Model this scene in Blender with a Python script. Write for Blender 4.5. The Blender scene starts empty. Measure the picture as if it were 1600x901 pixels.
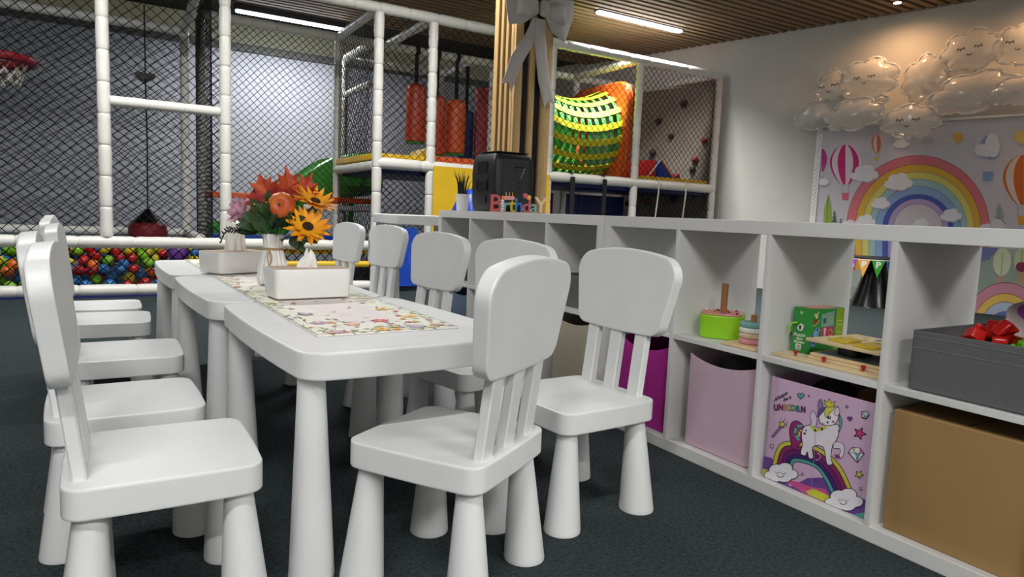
import bpy, bmesh, math, random
import numpy as np
from mathutils import Vector, Matrix
R = math.radians
PI = math.pi
rnd = random.Random(7)
scn = bpy.context.scene
COL = scn.collection

# ------------------------------------------------------------------ camera
def setup_camera():
    yaw, pitch, roll = .538984, .107537, .040848
    f = Vector((math.sin(yaw)*math.cos(pitch), math.cos(yaw)*math.cos(pitch), -math.sin(pitch)))
    r = Vector((math.cos(yaw), -math.sin(yaw), 0)); u = r.cross(f)
    r2 = r*math.cos(roll)+u*math.sin(roll); u2 = -r*math.sin(roll)+u*math.cos(roll)
    cd = bpy.data.cameras.new('camera'); co = bpy.data.objects.new('camera', cd); COL.objects.link(co)
    cd.sensor_width = 36; cd.lens = 1053.86/1600*36; cd.clip_start = .02
    m = Matrix((r2, u2, -f)).transposed().to_4x4()
    m.translation = Vector((-1.57657, -1.99142, .7558))
    co.matrix_world = m
    scn.camera = co
setup_camera()

# ------------------------------------------------------------------ world, lamps, exposure
w = bpy.data.worlds.new('world'); scn.world = w; w.use_nodes = True
w.node_tree.nodes['Background'].inputs[0].default_value = (.75, .85, 1, 1)
w.node_tree.nodes['Background'].inputs[1].default_value = .05
scn.view_settings.view_transform = 'Standard'
scn.view_settings.look = 'None'
scn.view_settings.gamma = 1
scn.view_settings.use_curve_mapping = False
scn.view_settings.exposure = 0.54
CEIL = 3.04
# (x, y, watts) of the ceiling's linear lamps
LAMPS = [(3.6, 4.08, 48), (.3, 6.40, 24), (2.9, -2.3, 58), (-2.4, -2.3, 40), (-1.9, 2.6, 46), (2.7, 1.9, 54), (.45, 2.6, 38), (-2.4, -4.4, 60), (.3, -4.4, 64), (2.9, -4.4, 58)]
def lamp_light(x, y, watts, z):
    l = bpy.data.lights.new('lamp_light', 'AREA'); l.shape = 'RECTANGLE'; l.size = 1.2; l.size_y = .07
    l.energy = watts; l.spread = R(108) if x > 2 and y > 1 else R(128) if x > 2 else R(165); l.color = (1.0, .985, .955)
    o = bpy.data.objects.new('lamp_light', l); COL.objects.link(o); o.location = (x, y, z)
for x, y, wt in LAMPS:
    lamp_light(x, y, wt, CEIL-(.14 if (x, y) == (.3, 6.40) else .08))

# ------------------------------------------------------------------ materials
def lin(c):
    def f(v):
        v /= 255.0
        return v/12.92 if v <= .04045 else ((v+.055)/1.055)**2.4
    return (f(c[0]), f(c[1]), f(c[2]), 1)
MATS = {}
def mat(name, rgb, rough=.5, metal=0, spec=.5, noise=0, nscale=20, bump=0, bscale=60, trans=0, alpha=1, emit=0, coat=0, sheen=0, stretch=None, rgb2=None):
    m = bpy.data.materials.new(name); m.use_nodes = True; nt = m.node_tree; b = nt.nodes['Principled BSDF']
    b.inputs['Base Color'].default_value = lin(rgb); b.inputs['Roughness'].default_value = rough
    b.inputs['Metallic'].default_value = metal; b.inputs['Specular IOR Level'].default_value = spec
    b.inputs['Transmission Weight'].default_value = trans; b.inputs['Alpha'].default_value = alpha
    b.inputs['Coat Weight'].default_value = coat; b.inputs['Sheen Weight'].default_value = sheen
    if emit:
        b.inputs['Emission Color'].default_value = lin(rgb); b.inputs['Emission Strength'].default_value = emit
    tc = nt.nodes.new('ShaderNodeTexCoord'); mp = nt.nodes.new('ShaderNodeMapping')
    if stretch: mp.inputs['Scale'].default_value = stretch
    nt.links.new(tc.outputs['Object'], mp.inputs['Vector'])
    if noise or rgb2:
        n = nt.nodes.new('ShaderNodeTexNoise'); n.inputs['Scale'].default_value = nscale; n.inputs['Detail'].default_value = 5
        nt.links.new(mp.outputs[0], n.inputs['Vector'])
        mx = nt.nodes.new('ShaderNodeMix'); mx.data_type = 'RGBA'
        c = lin(rgb); d = lin(rgb2) if rgb2 else tuple(max(0, v*(1-noise)) for v in c[:3])+(1,)
        mx.inputs[6].default_value = c; mx.inputs[7].default_value = d
        cr = nt.nodes.new('ShaderNodeMapRange'); cr.inputs[1].default_value = .35; cr.inputs[2].default_value = .65
        nt.links.new(n.outputs['Fac'], cr.inputs[0]); nt.links.new(cr.outputs[0], mx.inputs[0])
        nt.links.new(mx.outputs[2], b.inputs['Base Color'])
    if bump:
        n2 = nt.nodes.new('ShaderNodeTexNoise'); n2.inputs['Scale'].default_value = bscale; n2.inputs['Detail'].default_value = 4
        nt.links.new(mp.outputs[0], n2.inputs['Vector'])
        bp_ = nt.nodes.new('ShaderNodeBump'); bp_.inputs['Strength'].default_value = bump; bp_.inputs['Distance'].default_value = .01
        nt.links.new(n2.outputs['Fac'], bp_.inputs['Height']); nt.links.new(bp_.outputs[0], b.inputs['Normal'])
    MATS[name] = m
    return m
mat('plastic', (214, 215, 214), .42, noise=.04, nscale=9, bump=.03, bscale=250)
mat('shelf', (214, 213, 211), .38, noise=.03, nscale=6)
mat('carpet', (70, 80, 82), .95, spec=.1, noise=.5, nscale=110, bump=1, bscale=300)
mat('wall', (196, 194, 188), .9, spec=.2, noise=.05, nscale=3, bump=.12, bscale=90)
mat('wall_back', (206, 208, 220), .85, spec=.2, noise=.08, nscale=1.5, bump=.1, bscale=6)
mat('wall_cream', (214, 208, 180), .85)
mat('trim_grey', (110, 110, 108), .7)
mat('wall_room', (205, 203, 199), .9)
mat('ceil_dark', (40, 32, 26), .9)
mat('ceil_slat', (132, 108, 78), .6, noise=.25, nscale=8, stretch=(1, 12, 12))
mat('foam', (228, 226, 218), .4, noise=.06, nscale=7, bump=.25, bscale=22)
mat('net', (10, 11, 13), .7, spec=.3)
mat('lamp_black', (28, 28, 30), .4)
mat('lamp_on', (225, 240, 255), .4, emit=14)
mat('spot_on', (255, 214, 150), .4, emit=20)
mat('wood_slat', (196, 160, 106), .5, noise=.22, nscale=6, stretch=(14, 14, 1))
mat('pillar_black', (22, 21, 22), .7)
mat('black', (24, 24, 26), .45, bump=.1, bscale=400)
mat('black_gloss', (14, 14, 16), .22)
mat('strap', (22, 22, 24), .75)
mat('bow', (186, 178, 172), .6, noise=.05, nscale=4)
mat('red', (172, 28, 38), .35); mat('red_dark', (130, 22, 34), .45)
mat('orange', (226, 92, 34), .35, noise=.1, nscale=5); mat('orange_red', (205, 70, 30), .35, noise=.12, nscale=4)
mat('yellow', (236, 192, 36), .4, noise=.08, nscale=5, bump=.15, bscale=8)
mat('blue', (30, 72, 176), .35, noise=.1, nscale=5)
mat('blue_dark', (22, 34, 104), .4, noise=.1, nscale=5)
mat('green', (62, 160, 44), .35, noise=.1, nscale=4)
mat('pink_red', (200, 84, 92), .45)
mat('climb', (120, 112, 100), .9, noise=.2, nscale=4, bump=.3, bscale=14)
mat('hold_dark', (36, 28, 30), .7); mat('hold_red', (120, 32, 34), .6)
mat('webbing_yellow', (232, 226, 40), .6); mat('webbing_green', (70, 176, 60), .6)
for k, c in {'ball_red': (186, 28, 34), 'ball_blue': (48, 118, 186), 'ball_green': (128, 190, 44), 'ball_yellow': (232, 208, 52), 'ball_purple': (112, 62, 160), 'ball_orange': (226, 110, 40)}.items():
    mat(k, c, .28, spec=.5)
mat('ceramic', (230, 229, 226), .3); mat('twine', (176, 142, 100), .9)
mat('bamboo', (178, 152, 122), .5, noise=.15, nscale=10, stretch=(2, 20, 20))
mat('tissue', (240, 238, 232), .9, bump=.3, bscale=30)
mat('maple', (206, 88, 30), .6, rgb2=(150, 26, 36), nscale=22)
mat('sunflower', (250, 178, 28), .6, rgb2=(240, 150, 20), nscale=25)
mat('flower_dark', (58, 36, 18), .9, bump=.8, bscale=300)
mat('pumpkin', (214, 112, 42), .45, rgb2=(186, 72, 34), nscale=18)
mat('peony', (222, 176, 190), .7, rgb2=(204, 146, 170), nscale=30)
mat('leaf', (56, 84, 40), .55, rgb2=(36, 56, 34), nscale=20)
mat('twig', (18, 18, 18), .6)
mat('lid_orange', (232, 170, 80), .6)
mat('bin_grey', (98, 98, 99), .9, noise=.12, nscale=200, bump=.25, bscale=500)
mat('bin_grey_in', (120, 120, 122), .95)
mat('bin_pink', (200, 170, 186), .85, noise=.08, nscale=6, bump=.15, bscale=15)
mat('bin_lilac', (206, 172, 200), .7)
mat('bin_magenta', (172, 26, 140), .75, noise=.1, nscale=8)
mat('bin_beige', (172, 164, 142), .9, bump=.2, bscale=400)
mat('bin_blue', (104, 124, 148), .85, noise=.1, nscale=10)
mat('kraft', (160, 126, 79), .85, noise=.08, nscale=4, bump=.05, bscale=80)
mat('stuffed', (70, 60, 62), .95, bump=.4, bscale=80)
mat('lime', (150, 212, 36), .35); mat('toy_pink', (222, 150, 140), .6)
mat('toy_wood', (170, 118, 76), .6, noise=.2, nscale=10, stretch=(10, 10, 1))
mat('ply', (222, 196, 150), .6, noise=.12, nscale=6)
mat('ring_teal', (120, 168, 160), .5); mat('ring_white', (226, 222, 214), .5); mat('ring_sand', (204, 180, 150), .5); mat('ring_rose', (208, 138, 148), .5)
mat('box_green', (46, 140, 58), .4); mat('box_lime', (140, 178, 40), .4)
mat('toy_red', (224, 34, 30), .25, trans=.25); mat('toy_yellow', (226, 196, 30), .3, trans=.2); mat('toy_green', (110, 200, 50), .3)
mat('toy_orange', (226, 112, 30), .3); mat('toy_blue', (40, 90, 140), .35); mat('toy_purple', (160, 70, 170), .4); mat('toy_clear', (220, 200, 200), .3)
mat('balloon', (214, 212, 208), .14, spec=.8, alpha=.46, bump=.45, bscale=9)
mat('balloon_seam', (226, 224, 220), .2, spec=.7, alpha=.55)
mat('paper_white', (228, 226, 222), .8)
mat('pot', (222, 222, 224), .4); mat('grass_blade', (30, 42, 30), .5)
mat('rope', (206, 198, 184), .9)
mat('felt_red', (210, 40, 44), .5); mat('pipe_white', (235, 235, 235), .5)
def print_mat():
    m = bpy.data.materials.new('print'); m.use_nodes = True; nt = m.node_tree; b = nt.nodes['Principled BSDF']
    a = nt.nodes.new('ShaderNodeAttribute'); a.attribute_name = 'ink'
    n = nt.nodes.new('ShaderNodeTexNoise'); n.inputs['Scale'].default_value = 30
    tc = nt.nodes.new('ShaderNodeTexCoord'); nt.links.new(tc.outputs['Object'], n.inputs['Vector'])
    mx = nt.nodes.new('ShaderNodeMix'); mx.data_type = 'RGBA'; mx.blend_type = 'MULTIPLY'; mx.inputs[0].default_value = .12
    nt.links.new(a.outputs['Color'], mx.inputs[6]); nt.links.new(n.outputs['Fac'], mx.inputs[7])
    nt.links.new(mx.outputs[2], b.inputs['Base Color']); b.inputs['Roughness'].default_value = .6; b.inputs['Specular IOR Level'].default_value = .3
    MATS['print'] = m
print_mat()

# ------------------------------------------------------------------ mesh helpers
class MB:
    def __init__(s): s.v = []; s.f = []; s.c = []
    def add(s, vs, fs, col=None):
        o = len(s.v); s.v += [tuple(p) for p in vs]
        for f in fs: s.f.append(tuple(i+o for i in f)); s.c.append(col)
    def box(s, x0, x1, y0, y1, z0, z1):
        vs = [(x, y, z) for z in (z0, z1) for y in (y0, y1) for x in (x0, x1)]
        s.add(vs, [(0, 2, 3, 1), (4, 5, 7, 6), (0, 1, 5, 4), (2, 6, 7, 3), (0, 4, 6, 2), (1, 3, 7, 5)]); return s
    def rings(s, rings, cap0=True, cap1=True, closed=False):
        n = len(rings[0]); vs = [p for r in rings for p in r]; fs = []
        m = len(rings)
        for k in range(m if closed else m-1):
            k2 = (k+1) % m
            for i in range(n):
                j = (i+1) % n
                fs.append((k*n+i, k*n+j, k2*n+j, k2*n+i))
        if not closed:
            if cap0: fs.append(tuple(range(n-1, -1, -1)))
            if cap1: fs.append(tuple((m-1)*n+i for i in range(n)))
        s.add(vs, fs); return s
    def lathe(s, prof, n=24, cx=0, cy=0, fr=None, cap0=True, cap1=True):
        rs = []
        for r, z in prof:
            rs.append([(cx+r*math.cos(2*PI*i/n)*(fr(i, z) if fr else 1), cy+r*math.sin(2*PI*i/n)*(fr(i, z) if fr else 1), z) for i in range(n)])
        return s.rings(rs, cap0, cap1)
    def tube(s, pts, rad, n=8, cap=True):
        pts = [Vector(p) for p in pts]; rs = []
        up = None
        for i, p in enumerate(pts):
            t = (pts[min(i+1, len(pts)-1)]-pts[max(i-1, 0)]).normalized()
            if up is None: up = t.orthogonal().normalized()
            up = (up-t*up.dot(t))
            if up.length < 1e-6: up = t.orthogonal()
            up.normalize(); sd = t.cross(up)
            r = rad(i/(len(pts)-1)) if callable(rad) else rad
            rs.append([tuple(p+up*r*math.cos(2*PI*k/n)+sd*r*math.sin(2*PI*k/n)) for k in range(n)])
        return s.rings(rs, cap, cap)
    def slab(s, out, z0, z1, bev=.006, steps=3):
        """outline (ccw xy) extruded z0..z1 with rounded rims"""
        prof = []
        for k in range(steps+1):
            a = PI/2*k/steps; prof.append((bev*(1-math.sin(a)), z0+bev*(1-math.cos(a))))
        for k in range(steps+1):
            a = PI/2*k/steps; prof.append((bev*(1-math.cos(a)), z1-bev*(1-math.sin(a))))
        e = min(.006, bev)
        prof = [(bev+e, z0)]+prof+[(bev+e, z1)]
        if z1-z0 > 2*bev+.004: k = len(prof)//2; prof = prof[:k]+[(0, z0+bev+.0015), (0, z1-bev-.0015)]+prof[k:]
        s.rings([[(x, y, z) for x, y in inset(out, d)] for d, z in prof]); return s
    def sphere(s, c, r, n=14, m=8, sc=(1, 1, 1)):
        vs = [(c[0], c[1], c[2]-r*sc[2])]; fs = []
        for k in range(1, m):
            a = -PI/2+PI*k/m
            for i in range(n):
                b = 2*PI*i/n
                vs.append((c[0]+r*sc[0]*math.cos(a)*math.cos(b), c[1]+r*sc[1]*math.cos(a)*math.sin(b), c[2]+r*sc[2]*math.sin(a)))
        vs.append((c[0], c[1], c[2]+r*sc[2])); T = len(vs)-1
        for i in range(n):
            j = (i+1) % n
            fs.append((0, 1+j, 1+i)); fs.append((T, T-n+i, T-n+j))
            for k in range(m-2):
                a0 = 1+k*n; fs.append((a0+i, a0+j, a0+n+j, a0+n+i))
        s.add(vs, fs); return s
    def xf(s, M):
        s.v = [tuple(M @ Vector(p)) for p in s.v]; return s
    def mesh(s, name, smooth=35):
        me = bpy.data.meshes.new(name); me.from_pydata(s.v, [], s.f); me.update()
        if smooth:
            me.polygons.foreach_set('use_smooth', [True]*len(me.polygons))
            me.set_sharp_from_angle(angle=R(smooth))
        if any(c is not None for c in s.c):
            at = me.color_attributes.new('ink', 'FLOAT_COLOR', 'CORNER')
            arr = []
            for p in me.polygons: arr += list(s.c[p.index] or (1, 1, 1, 1))*p.loop_total
            at.data.foreach_set('color', arr)
        return me
    def obj(s, name, m, parent=None, smooth=35, label=None):
        me = s.mesh(name, smooth); me.materials.append(MATS[m])
        o = bpy.data.objects.new(name, me); COL.objects.link(o); o.parent = parent
        if label: o['label'] = label
        return o
def inset(out, d):
    if d == 0: return list(out)
    n = len(out); res = []
    for i in range(n):
        a, b, c = out[i-1], out[i], out[(i+1) % n]
        t = Vector((c[0]-a[0], c[1]-a[1]))
        if t.length < 1e-9: res.append(b); continue
        t.normalize(); res.append((b[0]-t.y*d, b[1]+t.x*d))
    return res
def round_poly(pts, rad, seg=6):
    n = len(pts); out = []
    for i in range(n):
        p = Vector(pts[i]); a = Vector(pts[i-1]); b = Vector(pts[(i+1) % n])
        r = rad[i] if isinstance(rad, (list, tuple)) else rad
        u = (a-p).normalized(); v = (b-p).normalized(); ang = u.angle(v)
        d = min(r/math.tan(ang/2), (a-p).length*.49, (b-p).length*.49); r = d*math.tan(ang/2)
        c = p+(u+v).normalized()*(r/math.sin(ang/2))
        s = p+u*d-c; e = p+v*d-c
        a0 = math.atan2(s.y, s.x); a1 = math.atan2(e.y, e.x)
        while a1-a0 > PI: a1 -= 2*PI
        while a1-a0 < -PI: a1 += 2*PI
        for k in range(seg+1):
            t = a0+(a1-a0)*k/seg; out.append((c.x+r*math.cos(t), c.y+r*math.sin(t)))
    return out
def bulged(hx, hy, r, b, seg=6, m=6):
    """rounded rectangle with bulging sides"""
    o = round_poly([(-hx, -hy), (hx, -hy), (hx, hy), (-hx, hy)], r, seg)
    # densify and bulge
    d = []
    for i, p in enumerate(o):
        q = o[(i+1) % len(o)]; L = math.hypot(q[0]-p[0], q[1]-p[1])
        k = m if L > .08 else 1
        for t in range(k): d.append((p[0]+(q[0]-p[0])*t/k, p[1]+(q[1]-p[1])*t/k))
    return [(x-math.copysign(b*max(0, abs(x)/hx)**3*(y/hy)**2, x), y-math.copysign(b*max(0, abs(y)/hy)**3*(x/hx)**2, y)) for x, y in d]
def rect(x0, x1, y0, y1, r=.01, seg=3): return round_poly([(x0, y0), (x1, y0), (x1, y1), (x0, y1)], r, seg)
def thing(name, label, cat, loc=(0, 0, 0), rz=0, group=None):
    o = bpy.data.objects.new(name, None); COL.objects.link(o); o.empty_display_size = .05
    o.location = loc; o.rotation_euler = (0, 0, rz); return tag(o, label, cat, group)
def tag(o, label, cat, group=None):
    o['label'] = label; o['category'] = cat
    if group: o['group'] = group
    return o
def struct(o): o['kind'] = 'structure'; return o
def stuff(o): o['kind'] = 'stuff'; return o
def dup(root, loc, rz, label=None, group=None):
    r = root.copy(); COL.objects.link(r); r.location = loc; r.rotation_euler = (0, 0, rz)
    if label: r['label'] = label
    if group: r['group'] = group
    for ch in list(root.children):
        c = ch.copy(); COL.objects.link(c); c.parent = r
        for g in list(ch.children):
            d = g.copy(); COL.objects.link(d); d.parent = c
    return r
def box(name, m, x0, x1, y0, y1, z0, z1, parent=None, bev=0):
    b = MB()
    if bev: b.slab(rect(x0, x1, y0, y1, bev, 2), z0, z1, bev*.8, 2)
    else: b.box(x0, x1, y0, y1, z0, z1)
    return b.obj(name, m, parent)
def text_verts(s, size=1, shear=0, bold=0, res=3):
    cu = bpy.data.curves.new('t', 'FONT'); cu.body = s; cu.size = size; cu.shear = shear; cu.offset = bold; cu.resolution_u = res
    cu.align_x = 'CENTER'
    o = bpy.data.objects.new('t', cu); COL.objects.link(o)
    bpy.context.view_layer.update()
    me = bpy.data.meshes.new_from_object(o.evaluated_get(bpy.context.evaluated_depsgraph_get()))
    vs = [tuple(v.co) for v in me.vertices]; fs = [tuple(p.vertices) for p in me.polygons]
    bpy.data.objects.remove(o); bpy.data.curves.remove(cu); bpy.data.meshes.remove(me)
    return vs, fs
def text_solid(s, size, depth, bold=0):
    """solid letters in the xz plane, depth along y"""
    cu = bpy.data.curves.new('t', 'FONT'); cu.body = s; cu.size = size; cu.extrude = depth/2; cu.offset = bold; cu.resolution_u = 3
    cu.align_x = 'CENTER'
    o = bpy.data.objects.new('t', cu); COL.objects.link(o); bpy.context.view_layer.update()
    me = bpy.data.meshes.new_from_object(o.evaluated_get(bpy.context.evaluated_depsgraph_get()))
    b = MB(); b.add([(v.co.x, -v.co.z, v.co.y) for v in me.vertices], [tuple(p.vertices) for p in me.polygons])
    bpy.data.objects.remove(o); bpy.data.curves.remove(cu); bpy.data.meshes.remove(me)
    return b

class Art:
    """flat print: coloured shapes stacked a hair apart on a plane. H maps drawing coordinates to metres (u, v)."""
    def __init__(s, O, U, V, H=None, step=.00004, lim=None):
        s.O = Vector(O); s.U = Vector(U).normalized(); s.V = Vector(V).normalized(); s.N = s.U.cross(s.V).normalized()
        s.H = H; s.b = MB(); s.k = 1; s.step = step; s.lim = lim
    def p3(s, p):
        if s.H is not None:
            q = s.H @ np.array((p[0], p[1], 1.0)); p = (q[0]/q[2], q[1]/q[2])
        if s.lim: p = (min(max(p[0], .001), s.lim[0]-.001), min(max(p[1], .001), s.lim[1]-.001))
        return s.O+s.U*p[0]+s.V*p[1]+s.N*(s.k*s.step)
    def poly(s, pts, col):
        s.b.add([s.p3(p) for p in pts], [tuple(range(len(pts)))], lin(col)); s.k += 1
    def polys(s, plist, col):
        for pts in plist: s.b.add([s.p3(p) for p in pts], [tuple(range(len(pts)))], lin(col))
        s.k += 1
    def ell(s, cx, cy, rx, ry=None, col=(0, 0, 0), n=20, rot=0, bump=None, line=None, lw=1):
        ry = rx if ry is None else ry
        def E(a, b): 
            o = []
            for i in range(n):
                t = 2*PI*i/n; x = a*math.cos(t); y = b*math.sin(t)
                o.append((cx+x*math.cos(rot)-y*math.sin(rot), cy+x*math.sin(rot)+y*math.cos(rot)))
            return o
        if line: s.poly(E(rx+lw, ry+lw), line)
        s.poly(E(rx, ry), col)
    def line(s, pts, wd, col):
        q = []
        for a, b in zip(pts, pts[1:]):
            d = Vector((b[0]-a[0], b[1]-a[1]))
            if d.length < 1e-9: continue
            d.normalize(); n = Vector((-d.y, d.x))*wd/2; e = d*wd*.3
            q.append([(a[0]-e.x+n.x, a[1]-e.y+n.y), (a[0]-e.x-n.x, a[1]-e.y-n.y), (b[0]+e.x-n.x, b[1]+e.y-n.y), (b[0]+e.x+n.x, b[1]+e.y+n.y)])
        s.polys(q, col)
    soft = False
    def outl(s, pts, col, line=(40, 30, 50), lw=2):
        if s.soft:
            n = len(pts); q = []
            for i in range(n):
                p0, p1, p2, p3 = pts[i-1], pts[i], pts[(i+1) % n], pts[(i+2) % n]
                for k in range(4):
                    t = k/4; q.append(tuple(.5*(2*p1[j]+(p2[j]-p0[j])*t+(2*p0[j]-5*p1[j]+4*p2[j]-p3[j])*t*t+(3*p1[j]-p0[j]-3*p2[j]+p3[j])*t**3) for j in (0, 1)))
            pts = q
        s.poly(pts, col); s.line(list(pts)+[pts[0]], lw, line)
    def star(s, cx, cy, r, col, rot=0, line=None, k=5, inner=.45):
        pts = [(cx+(r if i % 2 == 0 else r*inner)*math.sin(PI*i/k+rot), cy+(r if i % 2 == 0 else r*inner)*math.cos(PI*i/k+rot)) for i in range(2*k)]
        s.outl(pts, col, line, r*.14) if line else s.poly(pts, col)
    def heart(s, cx, cy, r, col, line=None, flip=-1):
        pts = []
        for i in range(22):
            t = 2*PI*i/22; pts.append((cx+r*(16*math.sin(t)**3)/16, cy+flip*r*(13*math.cos(t)-5*math.cos(2*t)-2*math.cos(3*t)-math.cos(4*t))/16))
        s.outl(pts, col, line, r*.16) if line else s.poly(pts, col)
    def cloud(s, cx, cy, wd, col, line=None, lw=2, h=.36):
        bl = [(-.34, .1, .17), (-.14, -.1, .22), (.12, -.16, .22), (.33, .05, .18), (.1, .12, .24), (-.14, .14, .2)]
        def E(k, x, y, r): return [(cx+x*wd+(r*wd+k)*math.cos(t*PI/8), cy+y*wd*h/.4+(r*wd*h/.45+k)*math.sin(t*PI/8)) for t in range(16)]
        if line: s.polys([E(lw, *b) for b in bl], line)
        for b in bl: s.poly(E(0, *b), col)
    def text(s, t, cx, cy, size, col, shear=0, bold=0, dx=(1, 0), dy=(0, -1)):
        vs, fs = text_verts(t, size, shear, bold)
        s.b.add([s.p3((cx+v[0]*dx[0]+v[1]*dy[0], cy+v[0]*dx[1]+v[1]*dy[1])) for v in vs], fs, lin(col)); s.k += 1
    def obj(s, name, parent=None): return s.b.obj(name, 'print', parent, smooth=0)
def homog(src, dst):
    A = []; B = []
    for (x, y), (u, v) in zip(src, dst):
        A += [[x, y, 1, 0, 0, 0, -u*x, -u*y], [0, 0, 0, x, y, 1, -v*x, -v*y]]; B += [u, v]
    h = np.linalg.solve(np.array(A, float), np.array(B, float))
    return np.append(h, 1).reshape(3, 3)

# ------------------------------------------------------------------ room shell
WD = Vector((-.2419219, .9702957, 0)); WN = Vector((.9702957, .2419219, 0))     # right wall: run direction, outward normal
WP = Vector((5.75, 1.285, 0))
def wall_pt(t, off=0, z=0): return WP+WD*t-WN*off+Vector((0, 0, z))              # t along the wall away from the camera
def shell():
    BY = 7.3; LX = -6.5; FY = -5.2
    c1 = wall_pt((BY-WP.y)/WD.y); c0 = wall_pt((FY-WP.y)/WD.y)
    def prism(name, m, poly, z0, z1):
        b = MB(); b.rings([[(x, y, z) for x, y in poly] for z in (z0, z1)]); return struct(b.obj(name, m, smooth=0))
    fl = [(LX, FY), (c0.x, FY), (c1.x, BY), (LX, BY)]
    prism('floor', 'carpet', fl, -.1, 0)
    ce = prism('ceiling', 'ceil_dark', fl, CEIL, CEIL+.1)
    e = WN*.12
    prism('wall_right', 'wall', [(c0.x, c0.y), (c0.x+e.x, c0.y+e.y), (c1.x+e.x, c1.y+e.y), (c1.x, c1.y)], 0, CEIL)
    prism('wall_left', 'wall_room', [(LX-.12, FY), (LX, FY), (LX, BY), (LX-.12, BY)], 0, CEIL)
    prism('wall_front', 'wall_room', [(LX, FY-.12), (c0.x, FY-.12), (c0.x, FY), (LX, FY)], 0, CEIL)
    wb = prism('wall_back', 'wall_cream', [(LX, BY), (c1.x, BY), (c1.x, BY+.12), (LX, BY+.12)], 0, CEIL)
    o = MB().box(LX+.02, c1.x-.05, BY-.03, BY, 0, 2.66).obj('wall_panel', 'wall_back', wb)
    o = MB().box(LX+.02, c1.x-.05, BY-.06, BY, 2.66, 2.75).obj('wall_rail', 'trim_grey', wb)
    # ceiling slats running along x
    me = MB().box(0, 1, -.03, .03, CEIL-.045, CEIL).mesh('slat', 0); me.materials.append(MATS['ceil_slat'])
    n = 0; y = -2.05
    while y < 6.3:
        s = bpy.data.objects.new('slat', me); COL.objects.link(s); s.parent = ce
        xr = wall_pt((y-WP.y)/WD.y).x-.02
        x0 = -2.5
        s.location = (x0, y, 0); s.scale = (xr-x0, 1, 1); y += .105; n += 1
shell()

# ------------------------------------------------------------------ lamps
def linear_lamp(x, y, label, hang=.012):
    t = thing('linear_lamp', label, 'lamp', (x, y, CEIL-.045-hang))
    box('housing', 'lamp_black', -.63, .63, -.048, .048, -.001, hang, t, .008)
    MB().slab(rect(-.62, .62, -.045, .045, .04, 5), -.022, -.002, .01).obj('diffuser', 'lamp_on', t)
names = ['white glowing linear lamp on the wooden slat ceiling above the orange tunnel panel', 'black linear lamp glowing above the back of the play structure near cream wall']
for i, (x, y, wt) in enumerate(LAMPS):
    linear_lamp(x, y, names[i] if i < 2 else 'white glowing linear lamp hung over the table end of the room', .07 if i == 1 else .012)
    if i >= 2:
        o = [k for k in COL.objects if k.name.startswith('linear_lamp')][-1]; o['group'] = 'ceiling lamps over the seating area'
def spot(t_, label):
    p = wall_pt(t_, .42)
    t = thing('spot_lamp', label, 'lamp', (p.x, p.y, CEIL-.052))
    MB().lathe([(.04, 0), (.045, .004), (.045, .03), (.03, .05)], 20).obj('housing', 'lamp_black', t)
    MB().lathe([(.034, -.004), (.034, .002)], 18).obj('bulb', 'spot_on', t)
    l = bpy.data.lights.new('spot_light', 'SPOT'); l.energy = 27; l.color = (1, .56, .28); l.spot_size = R(172); l.spot_blend = 1; l.shadow_soft_size = .04
    o = bpy.data.objects.new('spot_light', l); COL.objects.link(o); o.location = (p.x, p.y, CEIL-.075)
spot(.90, 'small warm round spot lamp on the ceiling beside the white wall')
spot(-.4, 'added out-of-view warm spot lamp giving fill light to the upper wall')  # extra spot added out of view as warm fill on the upper wall

# ------------------------------------------------------------------ shelf units (front plane x = 0, 0.39 deep)
def shelf_unit(y0, label):
    t = thing('shelf_unit', label, 'shelf', (0, y0, 0))
    D = .39
    box('top_panel', 'shelf', 0, D, 0, 1.47, .732, .77, t, .0015)
    box('bottom_panel', 'shelf', 0, D, 0, 1.47, 0, .038, t, .0015)
    for y in (0, 1.432): box('side_panel', 'shelf', 0, D, y, y+.038, .038, .732, t, .0012)
    for k in range(3):
        y = .038+.3364*(k+1)+.016*k
        box('divider', 'shelf', 0, D, y, y+.016, .038, .732, t, .001)
    for k in range(4):
        y = .038+k*.3524
        box('shelf_board', 'shelf', .001, D-.001, y+.0003, y+.3361, .377, .393, t, .001)
    return t
shelf_unit(-1.472, 'white open cube shelf unit holding the unicorn bin and cardboard box')
shelf_unit(.002, 'white open cube shelf unit carrying the black speaker and birthday sign')
def cell(u, k):
    """y range (lo, hi) of cube k (0 = nearest the joint) of the near (u = 0) or far (u = 1) unit"""
    y = -.04-.3524*k if u == 0 else .04+.3524*k
    return (y-.3364, y) if u == 0 else (y, y+.3364)

# ------------------------------------------------------------------ tables and chairs
def leg_mesh(h, r0, r1, top=(0, 0), n=28):
    """tapered round leg standing on z = 0, upper end shifted by top"""
    rs = []
    for r, z in [(r1-.003, 0), (r1-.0005, .0015), (r1, .005), (r1-.0008, .012), (r1-.0014, .02)]+[(r1-.0014+(r0-r1)*k/6, .02+(h-.02)*k/6) for k in range(1, 7)]:
        s = z/h
        rs.append([(top[0]*s+r*math.cos(2*PI*i/n), top[1]*s+r*math.sin(2*PI*i/n), z) for i in range(n)])
    return MB().rings(rs)
def make_table(label, H=.48):
    t = thing('kids_table', label, 'table', group='white tables pushed into one row')
    out = bulged(.275, .385, .055, .014)
    MB().slab(out, H-.055, H, .004, 2).obj('table_top', 'plastic', t)
    for sx in (-1, 1):
        for sy in (-1, 1):
            leg_mesh(H-.054, .028, .047, (sx*.006, sy*.006)).obj('leg', 'plastic', t).location = (sx*.222, sy*.305, 0)
    return t
T1 = make_table('white plastic kids table carrying the front end of the floral runner beside the turned chair')
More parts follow.
